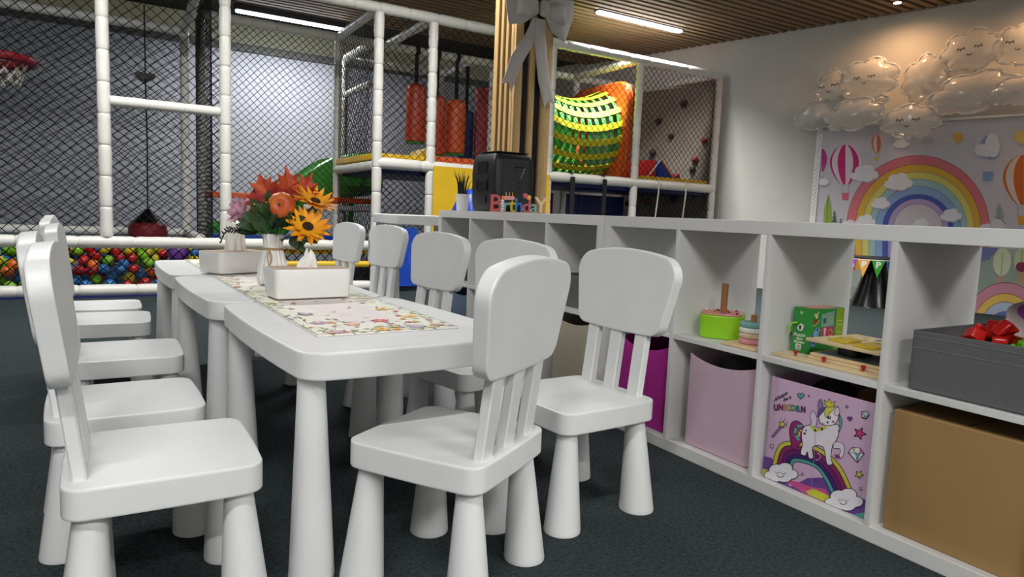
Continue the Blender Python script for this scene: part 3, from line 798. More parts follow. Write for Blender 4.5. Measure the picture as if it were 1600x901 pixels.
# far unit, lower row
y0, y1 = cell(1, 0)
open_bin('fabric_bin', 'bin_beige', 'beige fabric bin with a curved rim in the bottom cube by the joint', .02, .33, y0+.03, y1-.05, .0385, .31, .005, sag=.02)
open_bin('fabric_bin', 'bin_grey', 'charcoal fabric bin on the upper board above the beige bin', .04, .35, y0+.02, y1-.02, .3935, .13, .005)
y0, y1 = cell(1, 3)
open_bin('fabric_bin', 'bin_blue', 'blue-grey fabric bin in the bottom cube farthest from the cardboard box', .04, .33, y0+.03, y1-.03, .0385, .30, .005, sag=.02)
def bag():
    t = thing('black_bag', 'black cloth bag lying on the upper board above the blue-grey bin', 'bag', (.19, (y0+y1)/2, .3935))
    b = MB(); n = 28; rs = []
    for k, (r_, z) in enumerate([(.10, 0), (.118, .01), (.125, .05), (.115, .10), (.08, .14), (.03, .155)]):
        rs.append([(r_*1.05*math.cos(2*PI*i/n)*(1+.08*math.sin(3*2*PI*i/n+k)), r_*1.1*math.sin(2*PI*i/n)*(1+.06*math.sin(5*2*PI*i/n+2*k)), z) for i in range(n)])
    b.rings(rs).obj('body', 'black', t, 60)
    MB().tube([(.04*math.cos(PI*k/8), .06*math.sin(PI*k/8)-.02, .145+.03*math.sin(PI*k/8)) for k in range(9)], .006, 6).obj('handle', 'strap', t)
bag()
# near unit, upper row
y0, y1 = cell(0, 1); SZ = .3935
def cake_toy():
    t = thing('stacking_cake', 'lime green round stacking toy with pink dotted top and wooden peg', 'toy', (.128, -.480, SZ))
    n = 40
    out = [((.074+.007*math.cos(4*2*PI*i/n+.6))*math.cos(2*PI*i/n), (.074+.007*math.cos(4*2*PI*i/n+.6))*math.sin(2*PI*i/n)) for i in range(n)]
    MB().slab(out, 0, .074, .004).obj('drum', 'lime', t, 60)
    MB().slab(inset(out, .004), .0741, .08, .002, 2).obj('icing', 'toy_pink', t, 60)
    r = random.Random(5); cs = ['toy_purple', 'ring_white', 'red_dark', 'toy_yellow']
    for k in range(16):
        a_ = r.uniform(0, 2*PI); q = r.uniform(.015, .066)
        MB().sphere((q*math.cos(a_), q*math.sin(a_), .081), .005, 8, 5).obj('dot', cs[k % 4], t)
    MB().slab(rect(-.008, .008, -.008, .008, .002, 2), .0801, .175, .001, 1).obj('peg', 'toy_wood', t).location = (-.02, -.02, 0)
cake_toy()
def ring_toy():
    t = thing('ring_stacker', 'pastel ring stacking toy with wooden peg on a plywood base', 'toy', (.078, -.645, SZ))
    MB().slab(rect(-.065, .065, -.065, .065, .006, 3), 0, .009, .002, 1).obj('base', 'ply', t)
    for k, m_ in enumerate(('ring_rose', 'ring_sand', 'ring_white', 'ring_teal')):
        z = .0095+k*.0165
        MB().lathe([(.012, z), (.036, z), (.04, z+.004), (.04, z+.012), (.036, z+.016), (.012, z+.016)], 28).obj('ring', m_, t)
    MB().lathe([(.009, .009), (.009, .094), (.006, .097)], 14).obj('peg', 'toy_wood', t)
ring_toy()
def arch_toy():
    t = thing('rainbow_arch', 'small wooden rainbow arch with red outer bow behind the ring stacker', 'toy', (.25, -.628, SZ))
    for r0, r1, m_ in ((.076, .094, 'red'), (.056, .074, 'toy_orange'), (.036, .054, 'ring_teal')):
        pts = [(r1*math.cos(PI*k/16), r1*math.sin(PI*k/16)) for k in range(17)]+[(r0*math.cos(PI*k/16), r0*math.sin(PI*k/16)) for k in range(16, -1, -1)]
        b = MB(); n = len(pts)
        b.rings([[(x, y_, z) for x, z in pts] for y_ in (-.02, .02)], True, True).obj('arch', m_, t)
arch_toy()
def puzzle(x, y, z, lx, ly, rz, label, art, knobs=False):
    t = thing('puzzle_board', label, 'puzzle', (x, y, z), rz, 'wooden puzzle boards')
    MB().slab(rect(-lx/2, lx/2, -ly/2, ly/2, .006, 3), 0, .008, .0012, 1).obj('board', 'ply', t)
    a = Art((-lx/2, -ly/2, .008), (1, 0, 0), (0, 1, 0), step=.00003); r = random.Random(art)
    pal = [[(90, 130, 170), (150, 170, 120), (120, 100, 90), (200, 170, 110)], [(230, 200, 40), (60, 110, 170), (190, 160, 110)], [(110, 160, 200), (150, 190, 220), (90, 110, 140)]][art % 3]
    a.poly([(.012, .012), (lx-.012, .012), (lx-.012, ly-.012), (.012, ly-.012)], (232, 214, 176) if art != 2 else (150, 186, 214))
    for k in range(26):
        cx_ = r.uniform(.035, lx-.035); cy_ = r.uniform(.035, ly-.035); a.ell(cx_, cy_, r.uniform(.006, .022), r.uniform(.004, .014), r.choice(pal), 9, r.uniform(0, 3))
    a.obj('print', t)
    if knobs:
        for kx, ky in ((-.095, .10), (-.10, .01), (-.10, -.10)): MB().lathe([(.0035, .0083), (.003, .014), (.0055, .0155), (.0055, .0215), (.004, .023)], 12, kx, ky).obj('knob', 'red', t)
    return t
y0, y1 = cell(0, 2)
puzzle(.15, (y0+y1)/2, SZ, .24, .32, 0, 'largest wooden peg puzzle with red knobs, under the green box', 0, True)
puzzle(.165, -.958, SZ+.0085, .22, .225, 0, 'wooden puzzle board lying directly on the red-knobbed puzzle', 0)
puzzle(.17, -.962, SZ+.0170, .22, .225, R(2), 'wooden puzzle board with a pale blue print, third up in the stack', 2)
for i, (px_, py_) in enumerate(((.14, -.93), (.22, -1.0))):
    o = MB().slab(round_poly([(-.05, -.03), (.05, -.03), (.035, .03), (-.02, .04)], .012, 4), 0, .030, .002, 2).obj('puzzle_piece', 'blue_dark' if i else 'black'); o.location = (px_, py_, SZ+.0258)
    tag(o, ['black chunky puzzle piece propping up the top puzzle board', 'navy chunky puzzle piece propping up the top puzzle board'][i], 'puzzle piece', 'loose puzzle pieces')
t = puzzle(.15, -.955, SZ+.0565, .215, .215, R(-3), 'wooden puzzle board with yellow digger pieces, topmost of its stack', 1)
for i, (px_, py_, m_) in enumerate(((-.05, .03, 'toy_yellow'), (-.06, -.05, 'toy_yellow'), (.0, -.07, 'toy_blue'))):
    MB().slab(round_poly([(-.035, -.035), (.04, -.025), (.03, .03), (-.01, .02), (-.03, .035)], .006, 3), .0084, .015, .0015, 1).obj('piece', m_, t).location = (px_, py_, 0)
def green_box():
    x0, x1, ya, yb, h = .103, .248, -.822, -.760, .128
    t = thing('puzzle_box', 'green cardboard game box printed with a blue bird, standing on a puzzle', 'box', (x0, ya, SZ+.0238-.015))
    t.location.z = SZ+.0086
    W = x1-x0; D = yb-ya
    MB().slab(rect(0, W, 0, D, .002, 2), 0, h, .0015, 1).obj('body', 'box_green', t)
    # long face, drawn in zoom pixels; corners of the face
    Hm = homog([(395, 110), (1095, 65), (1075, 560), (405, 830)], [(0, h), (W, h), (W, .015), (0, 0)])
    a = Art((0, -.0002, 0), (1, 0, 0), (0, 0, 1), Hm, .00003)
    a.poly([(950, 80), (1092, 66), (1072, 640), (925, 670)], (150, 180, 40))
    for yy in (240, 290, 390, 440, 480): a.line([(975, yy), (1060, yy)], 8, (214, 222, 150))
    a.poly([(630, 180), (900, 110), (905, 320), (635, 370)], (128, 170, 158)); a.poly([(640, 382), (908, 325), (912, 512), (645, 545)], (190, 62, 128))
    a.ell(705, 265, 34, 46, (40, 96, 110)); a.ell(690, 215, 12, None, (220, 220, 200)); a.ell(835, 240, 34, 50, (170, 178, 120)); a.ell(835, 240, 16, None, (120, 140, 90))
    a.ell(850, 420, 40, 58, (236, 130, 60)); a.ell(850, 420, 22, None, (150, 60, 40)); a.poly([(700, 380), (750, 370), (740, 470), (712, 510)], (230, 220, 170)); a.ell(770, 285, 5, 5, (60, 60, 60))
    a.poly([(440, 265), (550, 262), (520, 330), (440, 345)], (150, 70, 40)); a.ell(500, 215, 32, 42, (226, 220, 170)); a.ell(455, 195, 15, 26, (226, 220, 170)); a.ell(535, 155, 12, 22, (226, 220, 170)); a.line([(420, 380), (500, 350), (560, 300), (575, 270)], 12, (222, 214, 150))
    a.poly([(410, 560), (460, 470), (520, 395), (560, 385), (585, 410), (580, 500), (560, 600), (500, 690), (412, 705)], (128, 168, 222)); a.ell(548, 425, 20, 24, (30, 40, 60)); a.poly([(585, 412), (622, 425), (585, 436)], (230, 226, 170))
    a.ell(460, 590, 62, 68, (50, 66, 150), 18, -.5)
    for cx_, cy_ in ((440, 570), (475, 545), (500, 520), (430, 620), (460, 625), (490, 600)): a.ell(cx_, cy_, 9, 18, (190, 206, 236))
    a.obj('bird_print', t)
    Hm = homog([(100, 80), (395, 110), (405, 830), (50, 775)], [(0, h), (D, h), (D, 0), (0, 0)])
    a = Art((-.0002, D, 0), (0, -1, 0), (0, 0, 1), Hm, .00003)
    a.ell(222, 158, 24, None, (140, 200, 140)); a.poly([(165, 360), (215, 310), (275, 335), (260, 400), (225, 425), (170, 405)], (235, 232, 220)); a.ell(210, 370, 18, 34, (30, 30, 30)); a.ell(255, 345, 8, None, (30, 30, 30))
    a.text('Puzzle', 206, 512, 78, (236, 236, 220), .1, 1.5, (1, .08)); a.text('duo', 204, 572, 74, (236, 236, 220), .1, 1.5, (1, .08)); a.text('Maman', 202, 628, 64, (236, 236, 220), .1, 1.5, (1, .08))
    a.poly([(145, 635), (245, 650), (242, 758), (142, 742)], (214, 222, 214)); a.poly([(165, 690), (190, 660), (225, 680), (205, 705)], (150, 110, 110)); a.line([(155, 720), (232, 732)], 14, (110, 140, 110))
    a.obj('title_print', t)
    MB().tube([(-.003, D*.72, .085), (-.014, D*.9, .082), (-.018, D*1.02-.004, .068), (-.013, D*1.0-.002, .055)], .0028, 6).obj('ribbon_handle', 'lime', t)
    MB().box(.02, W-.02, .008, D-.008, h+.0002, h+.0008).obj('lid_print', 'toy_pink', t)
green_box()
y0, y1 = cell(0, 3)
GB = open_bin('fabric_bin', 'bin_grey', 'dark grey felt bin of colourful toys on the upper board', .012, .335, y0+.004, y1-.045, SZ, .138, .006)
for z_ in (.098, .124):
    MB().box(-.1625, -.1612, -.138, .138, z_, z_+.0015).obj('seam', 'bin_grey_in', GB)
def snap_bead(x, y, z, s, m_, rot, label):
    t = thing('snap_bead', label, 'toy', (x, y, z), rot, 'toys in the grey bin')
    t.rotation_euler = (rot, rot*.7, rot*1.9)
    MB().slab(rect(-s, s, -s*.8, s*.8, s*.35, 4), -s*.7, s*.7, s*.25).obj('body', m_, t)
    MB().lathe([(s*.34, s*.69), (s*.34, s*1.0), (s*.42, s*1.05), (s*.42, s*1.3), (s*.2, s*1.5)], 14).obj('knob', m_, t)
bx = .115
for (dx_, dy_, dz_, s, m_, rt, lb) in ((.0, -.215, .155, .027, 'toy_red', .5, 'red snap-together bead heaped at the rim of the grey bin'), (.03, -.262, .172, .028, 'toy_red', 1.2, 'red snap-together bead heaped at the rim of the grey bin'), (-.01, -.272, .142, .027, 'toy_red', 2.2, 'red snap-together bead heaped at the rim of the grey bin'), (.06, -.28, .16, .026, 'toy_orange', .9, 'orange snap-together bead in the grey bin'),
        (.07, -.225, .168, .026, 'toy_red', 1.9, 'red snap-together bead heaped at the rim of the grey bin'), (.09, -.285, .19, .024, 'toy_green', .3, 'lime snap-together bead in the grey bin'), (.05, -.315, .165, .026, 'toy_yellow', 1.4, 'yellow snap-together bead in the grey bin'), (.0, -.315, .14, .025, 'toy_green', 2.6, 'lime snap-together bead in the grey bin'), (-.04, -.30, .13, .024, 'toy_blue', .7, 'dark blue snap-together bead in the grey bin')):
    snap_bead(bx+dx_+.01, y1+dy_+.09, SZ+dz_-.024, s*.78, m_, rt, lb)
for (dx_, dy_, dz_) in ((.02, -.17, .06), (.08, -.2, .06), (.0, -.24, .06), (.1, -.28, .06), (.14, -.24, .08), (.16, -.17, .06), (.05, -.26, .08), (.14, -.29, .09)):
    snap_bead(bx+dx_, y1+dy_+.03, SZ+dz_-.02, .03, 'toy_orange', dx_*20, 'orange toy bead buried deep inside the grey bin')
def fidget():
    t = thing('fidget_toy', 'clear fidget toy with a purple oval bubble leaning in the grey bin', 'toy', (.21, y1-.235, SZ+.172))
    t.rotation_euler = (R(62), R(12), R(-62))
    MB().slab(round_poly([(-.075, -.05), (.06, -.055), (.08, .0), (.05, .05), (-.03, .06), (-.085, .015)], .028, 5), -.005, .005, .003).obj('plate', 'toy_clear', t)
    for cx_, cy_, s, m_ in ((-.032, .012, .034, 'toy_purple'), (.04, .0, .028, 'toy_blue')): MB().sphere((cx_, cy_, .004), s, 18, 8, (1, .7, .35)).obj('bubble', m_, t)
fidget()

# ------------------------------------------------------------------ things on top of the shelf
TOP = .7703
def speaker():
    t = thing('speaker', 'black portable party speaker standing on the shelf behind the birthday sign', 'speaker', (.218, 1.156, TOP), 0)
    W, D, H = .242, .268, .306
    b = MB(); rs = []
    out = lambda i: rect(-W/2+i, W/2-i, -D/2+i, D/2-i, .028, 6)
    for i, z in [(.020, 0), (.010, .008), (.004, .03), (.002, .10), (0, .2), (.003, .26), (.010, .288), (.024, .301), (.045, H)]: rs.append([(x, y, z) for x, y in out(i)])
    b.rings(rs).obj('cabinet', 'black', t, 50)
    # sunken panel with emblem on the side facing the chairs' free end (-y)
    MB().slab(rect(-.075, .082, .035, .272, .014, 4), 0, .003, .0015, 2).xf(Matrix.Translation((0, -D/2-.0005, 0)) @ Matrix.Rotation(R(90), 4, 'X')).obj('grille_panel', 'black', t)
    def ring2(pts, w_, nm):
        b = MB()
        for p, q in zip(pts, pts[1:]+pts[:1]): b.tube([(p[0], -D/2-.0036, p[1]), (q[0], -D/2-.0036, q[1])], w_, 6)
        b.obj(nm, 'black_gloss', t)
    ring2([(-.008, .232), (.056, .232), (.028, .17)], .0024, 'emblem')
    ring2([(.022+.014*math.cos(2*PI*k/14), .138+.014*math.sin(2*PI*k/14)) for k in range(14)], .002, 'emblem_dot')
    # side with grips, facing the tables (-x)
    Mx = Matrix.Translation((-W/2-.0003, 0, 0)) @ Matrix(((0, 0, -1, 0), (-1, 0, 0, 0), (0, 1, 0, 0), (0, 0, 0, 1)))
    MB().slab(rect(-.055, .055, .195, .258, .012, 4), 0, .002, .001, 1).xf(Mx).obj('control_pad', 'black_gloss', t)
    b = MB(); o1 = rect(-.062, .062, .108, .168, .014, 4)
    b.rings([[(x, y, 0) for x, y in o1], [(x, y, .004) for x, y in o1], [(x, y, .004) for x, y in inset(o1, .006)], [(x, y, -.02+.021) for x, y in inset(o1, .008)]]).xf(Mx).obj('grip_recess', 'black_gloss', t)
    MB().slab(rect(-.045, .045, .04, .085, .01, 3), 0, .0015, .0007, 1).xf(Mx).obj('port_cover', 'black', t)
    MB().slab(rect(-.10, .10, -.11, .11, .02, 4), H, H+.004, .002, 2).obj('top_plate', 'black_gloss', t)
speaker()
def sign():
    t = thing('birthday_sign', 'colourful cut-out sign reading Birthday on the shelf in front of the speaker', 'sign', (.152, .876, TOP), R(-39.5))
    M = {'B': 'pink_red', 'g': 'toy_green'}
    spec = [('B', -.110, .118, 'pink_red', .0015), ('i', -.077, .07, 'paper_white', 0), ('r', -.056, .095, 'ring_teal', .001), ('t', -.026, .10, 'toy_yellow', .001), ('h', .006, .098, 'ball_blue', .001), ('d', .045, .09, 'pink_red', .001), ('a', .080, .09, 'ring_teal', .001), ('Y', .116, .11, 'ply', .001)]
    for ch, x, s, m_, bd in spec:
        if ch == 'i':
            MB().slab(rect(x-.008, x+.008, .004, .062, .003, 2), -.006, .006, .001, 1).xf(Matrix.Rotation(R(90), 4, 'X')).obj('candle', 'paper_white', t)
            for k in range(4): MB().box(x-.0083, x+.0083, -.0063, .0063, .010+k*.013, .014+k*.013).xf(Matrix.Translation((0, 0, 0))).obj('stripe', 'ring_teal', t)
            MB().sphere((x, 0, .072), .007, 10, 6, (.7, .6, 1.5)).obj('flame', 'lid_orange', t); continue
        b = text_solid(ch, s, .012, bd); b.xf(Matrix.Translation((x, 0, .004))).obj('letter', m_, t, 30)
    # cake over the t, balloons over the d
    MB().slab(rect(-.070, -.018, .062, .080, .003, 2), -.007, .007, .001, 1).xf(Matrix.Rotation(R(90), 4, 'X')).obj('cake', 'toy_pink', t)
    for k in (-.060, -.044, -.028): MB().box(k-.0015, k+.0015, -.003, .003, .0802, .098).obj('candle', 'lid_orange', t)
    MB().sphere((.036, 0, .084), .012, 14, 8, (1, .5, 1.1)).obj('balloon', 'pink_red', t); MB().sphere((.054, .0, .076), .011, 14, 8, (1, .5, 1.1)).obj('balloon', 'lid_orange', t)
    MB().slab(rect(-.137, .137, -.012, .012, .004, 2), 0, .0048, .001, 1).obj('base_strip', 'toy_wood', t)
sign()
def pot_plant():
    t = thing('potted_grass', 'dark artificial grass in a small white pot beside the speaker', 'plant', (.10, 1.385, TOP))
    MB().lathe([(.026, 0), (.030, .004), (.037, .088), (.037, .092), (.034, .092), (.033, .08), (.001, .078)], 26).obj('pot', 'pot', t)
    for k in range(30):
        a_ = rnd.uniform(0, 2*PI); r_ = rnd.uniform(.008, .025); L = rnd.uniform(.09, .165); b = MB(); lean = rnd.uniform(.2, .55)
        pts = [(r_*math.cos(a_)+lean*L*s*s*math.cos(a_)*.45, r_*math.sin(a_)+lean*L*s*s*math.sin(a_)*.45, .079+L*s*(1-.15*s)) for s in [q/5 for q in range(6)]]
        b.tube(pts, lambda s: .0046*(1-s*.75), 5).obj('blade', 'grass_blade', t)
pot_plant()

# ------------------------------------------------------------------ pillar and bow
def pillar():
    t = thing('slat_pillar', 'square pillar clad in pale wooden slats with black gaps behind the shelf', 'pillar', (1.035, 2.355, 0))
    H = CEIL-.046
    box('core', 'pillar_black', -.13, .13, -.13, .13, 0, H, t)
    for x0, x1 in ((-.155, -.093), (-.035, .013), (.072, .155)):
        box('slat', 'wood_slat', x0, x1, -.157, -.1301, 0, H, t, .002)
        box('slat', 'wood_slat', x0, x1, .1301, .157, 0, H, t, .002)
    for y0_, y1_ in ((-.128, -.094), (-.052, -.018), (.022, .056), (.096, .129)):
        box('slat', 'wood_slat', -.157, -.1301, y0_, y1_, 0, H, t, .002)
        box('slat', 'wood_slat', .1301, .157, y0_, y1_, 0, H, t, .002)
pillar()
def bow():
    k = .00095
    t = thing('paper_bow', 'large grey-beige paper bow with two forked tails on the slatted pillar', 'bow', (1.068, 2.196, 2.205))
    def P(pts): return [((x-382)*k, (165-y)*k) for x, y in pts]
    def piece(name, pts, y0_, th, puff=0, rr=.012):
        o = P(pts)
        ar = sum(o[i-1][0]*o[i][1]-o[i][0]*o[i-1][1] for i in range(len(o)))
        if ar < 0: o = o[::-1]
        o = round_poly(o, rr, 4); b = MB()
        cx_ = sum(p[0] for p in o)/len(o); cz_ = sum(p[1] for p in o)/len(o)
        rs = []
        for s, d in ((1, 0), (1, th), (.86, th+puff*.5), (.6, th+puff*.9), (.2, th+puff)): rs.append([(cx_+(x-cx_)*s, y0_-d, cz_+(z-cz_)*s) for x, z in o])
        b.rings(rs).obj(name, 'bow', t, 40)
    piece('tail', [(320, 228), (385, 232), (380, 300), (335, 410), (225, 600), (155, 800), (138, 722), (78, 735), (150, 520), (262, 350)], 0, .003, .003, .003)
    piece('tail', [(345, 228), (418, 230), (440, 400), (475, 600), (535, 840), (490, 800), (450, 870), (385, 680), (338, 410)], -.005, .003, .003, .003)
    piece('back_loop', [(75, -60), (66, 120), (108, 318), (235, 285), (350, 200), (350, 130), (260, 45), (180, -60)], -.012, .004, .012)
    piece('back_loop', [(415, 110), (480, 70), (670, 45), (672, 170), (605, 365), (480, 310), (415, 205)], -.012, .004, .012)
    piece('front_loop', [(165, 62), (155, 248), (250, 252), (350, 205), (350, 130), (280, 72)], -.02, .008, .045, .02)
    piece('front_loop', [(415, 130), (500, 90), (600, 95), (590, 250), (500, 246), (415, 200)], -.02, .008, .045, .02)
    piece('knot', [(345, 112), (425, 112), (418, 228), (340, 225)], -.05, .014, .016, .02)
bow()
def card():
    t = thing('wall_card', 'small printed picture card fixed on the pillar above the bow', 'card', (1.15, 2.193, 2.305))
    MB().box(-.10, .12, -.003, .0, 0, .26).obj('board', 'paper_white', t)
    a = Art((-.10, -.0031, 0), (1, 0, 0), (0, 0, 1))
    a.poly([(.012, .012), (.208, .012), (.208, .248), (.012, .248)], (190, 170, 190)); a.cloud(.11, .10, .14, (236, 226, 232)); a.ell(.11, .19, .035, None, (226, 190, 130))
    a.obj('print', t)
card()

# ------------------------------------------------------------------ play structure
FY, RY, BY3 = 4.10, 5.40, 6.40
PS = thing('play_structure', 'white padded tube play frame with black nets and raised deck beyond the tables', 'play structure', (0, 0, 0))
def pad(p0, p1, r=.045, name='post', m='foam', parent=PS, seg=.235):
    """foam sleeve over a pipe, pinched at the joints between sleeves"""
    p0 = Vector(p0); p1 = Vector(p1); L = (p1-p0).length; n = 12
    t = (p1-p0)/L; u = t.orthogonal().normalized(); w_ = t.cross(u)
    k = max(1, round(L/seg)); sg = L/k; zs = []
    for i in range(k):
        for s, f in ((0, .83), (.025, .93), (.07, .985), (.2, 1), (.5, 1.015), (.8, 1), (.93, .985), (.975, .93)): zs.append(((i+s)*sg, f*(1+rnd.uniform(-.02, .02))))
    zs.append((L, .9)); rs = []
    for z, f in zs:
        jx = rnd.uniform(-.02, .02)*r; c = p0+t*z+u*jx
        rs.append([tuple(c+(u*math.cos(2*PI*i/n)+w_*math.sin(2*PI*i/n))*r*f*(1+rnd.uniform(-.012, .012))) for i in range(n)])
    return MB().rings(rs).obj(name, m, parent, 50)
def net(o, U, V, du=.075, dv=.075, r=.0033, wob=.006, seed=1, name='net'):
    """hung diamond net: nodes of a skewed grid joined by thin three-sided cords"""
    o = Vector(o); U = Vector(U); V = Vector(V); lu = U.length; lv = V.length; U.normalize(); V.normalize(); N = U.cross(V)
    nx = max(2, round(lu/du*2)); ny = max(2, round(lv/dv*2)); g = random.Random(seed); ph = [g.uniform(0, 6) for _ in range(6)]
    vs = []; fs = []
    def P(i, j):
        s = i/nx; q = j/ny; e = min(1, 6*min(s, 1-s), 6*min(q, 1-q))
        a_ = wob*e*(math.sin(9*s+5*q+ph[0])+math.sin(5*s-8*q+ph[1])); b_ = wob*e*(math.sin(7*s+9*q+ph[2])+math.sin(11*q-4*s+ph[3])); c_ = 2.2*wob*e*math.sin(4*s+3*q+ph[4])
        return o+U*(s*lu+a_)+V*(q*lv+b_)+N*c_
    tri = [(U*.0+N)*1, (U*.866-N*.5), (-U*.866-N*.5)]
    for j in range(ny):
        for i in range(nx+1):
            if (i+j) % 2: continue
            for di in (-1, 1):
                if 0 <= i+di <= nx:
                    a_ = P(i, j); b_ = P(i+di, j+1); d = (b_-a_).normalized(); sd = d.cross(N).normalized()
                    k = len(vs)
                    for p in (a_, b_): vs += [tuple(p+N*r), tuple(p+sd*r*.866-N*r*.5), tuple(p-sd*r*.866-N*r*.5)]
                    fs += [(k, k+1, k+4, k+3), (k+1, k+2, k+5, k+4), (k+2, k, k+3, k+5)]
    b = MB(); b.v = vs; b.f = fs; b.c = [None]*len(fs)
    return stuff(b.obj(name, 'net', PS, 0))
def frame():
    Hh = 2.57
    # front uprights
    pad((-2.95, FY, .09), (-2.95, FY, Hh)); pad((-1.60, FY, .46), (-1.60, FY, Hh)); pad((-.745, FY, .46), (-.745, FY, Hh))
    for x in (.555, 1.09, 2.45, 3.65, 4.93): pad((x, FY, 0), (x, FY, Hh-.04))
    # front rails
    pad((-2.95, FY, Hh), (.55, FY, Hh), .048, 'beam'); pad((.55, FY, Hh), (4.95, FY, Hh), .05, 'beam', seg=.3)
    pad((-2.95, FY, .425), (.52, FY, .425), .047, 'beam', seg=.4); pad((-2.95, FY, .05), (.52, FY, .05), .047, 'beam', seg=.4)
    pad((-1.56, FY, 1.50), (-.785, FY, 1.50), .04, 'beam', seg=.26)
    pad((.55, FY, 1.19), (4.93, FY, 1.19), .055, 'beam', seg=.45)
    # rear uprights and rails
    pad((-.93, RY, .2), (-.93, RY, 2.38), .042)
    for x in (-2.95,): pad((x, RY, 0), (x, RY, 2.4), .042)
    for x in (-.79, .56, 2.45, 3.7, 4.9): pad((x, RY, 0), (x, RY, Hh-.04), .042)
    pad((-2.95, RY, 2.38), (-.93, RY, 2.38), .042, 'beam'); pad((-2.95, RY-.05, .46), (-.93, RY-.05, .46), .042, 'beam', seg=.5)
    pad((-.79, RY, Hh), (4.85, RY, Hh), .045, 'beam'); pad((.6, RY, 1.17), (4.85, RY, 1.17), .045, 'beam')
    pad((.2, RY, .76), (1.0, RY, .76), .035, 'beam')
    # rails running from front to rear
    pad((-.90, FY+.04, Hh), (-.93, RY, 2.38), .04, 'beam'); pad((-.93, FY+.05, .46), (-.93, RY, .46), .04, 'beam')
    for x in (.555, 1.09, 2.45, 3.65, 4.88): pad((x, FY+.05, Hh), (x, RY-.04, Hh), .042, 'beam')
    for x in (.555, 2.45, 3.65, 4.88): pad((x, FY+.05, 1.17), (x, RY-.04, 1.17), .045, 'beam')
    # third row
    for x in (.93, 2.22): pad((x, BY3, 0), (x, BY3, Hh), .042); pad((x, RY+.05, Hh), (x, BY3-.04, Hh), .042, 'beam')
    pad((.93, RY+.05, 2.14), (.93, BY3-.04, 2.14), .04, 'beam'); pad((.97, BY3, Hh), (2.18, BY3, Hh), .042, 'beam')
frame()
def nets():
    Z0 = .47; Z1 = 2.53
    net((-2.9, FY, Z0), (1.25, 0, 0), (0, 0, Z1-Z0), .085, .085, seed=1)
    net((-1.55, FY, Z0), (.76, 0, 0), (0, 0, 1.0), .082, .078, seed=2); net((-1.55, FY, 1.54), (.76, 0, 0), (0, 0, .99), .09, .085, seed=3)
    net((-2.9, FY+.01, .09), (3.36, 0, 0), (0, 0, .30), .082, .082, .0048, seed=4)
    net((-2.9, RY, .5), (1.93, 0, 0), (0, 0, 1.85), .105, .07, seed=5)
    net((-.84, FY+.05, .3), (0, RY-FY-.1, 0), (0, 0, 2.2), .075, .075, .003, seed=6)                # side of the ball pit, seen edge-on
    net((-.75, RY, .45), (1.27, 0, 0), (0, 0, 2.08), .075, .07, seed=7)
    net((.555, FY+.05, 1.22), (0, RY-FY-.1, 0), (0, 0, 1.3), .08, .08, seed=8)
    net((.60, FY, 1.24), (.45, 0, 0), (0, 0, 1.28), .08, .08, seed=9); net((1.14, FY, 1.24), (1.26, 0, 0), (0, 0, 1.28), .085, .085, seed=10)
    net((2.5, FY, 1.24), (1.1, 0, 0), (0, 0, 1.28), .085, .085, seed=11); net((3.7, FY, 1.24), (1.19, 0, 0), (0, 0, 1.28), .08, .08, seed=12)
    net((3.7, FY, .05), (1.19, 0, 0), (0, 0, 1.08), .08, .08, seed=13)
    net((.60, FY+.02, .05), (.45, 0, 0), (0, 0, 1.1), .07, .06, seed=14)
    net((.61, RY, .06), (1.8, 0, 0), (0, 0, 1.06), .085, .085, seed=15); net((.61, RY, 1.25), (1.8, 0, 0), (0, 0, 1.28), .09, .09, seed=16)
    net((.93, RY+.05, .9), (0, .93, 0), (0, 0, 1.62), .075, .075, seed=17)
    net((.555, FY+.05, .06), (0, RY-FY-.1, 0), (0, 0, 1.06), .08, .08, seed=18)
nets()
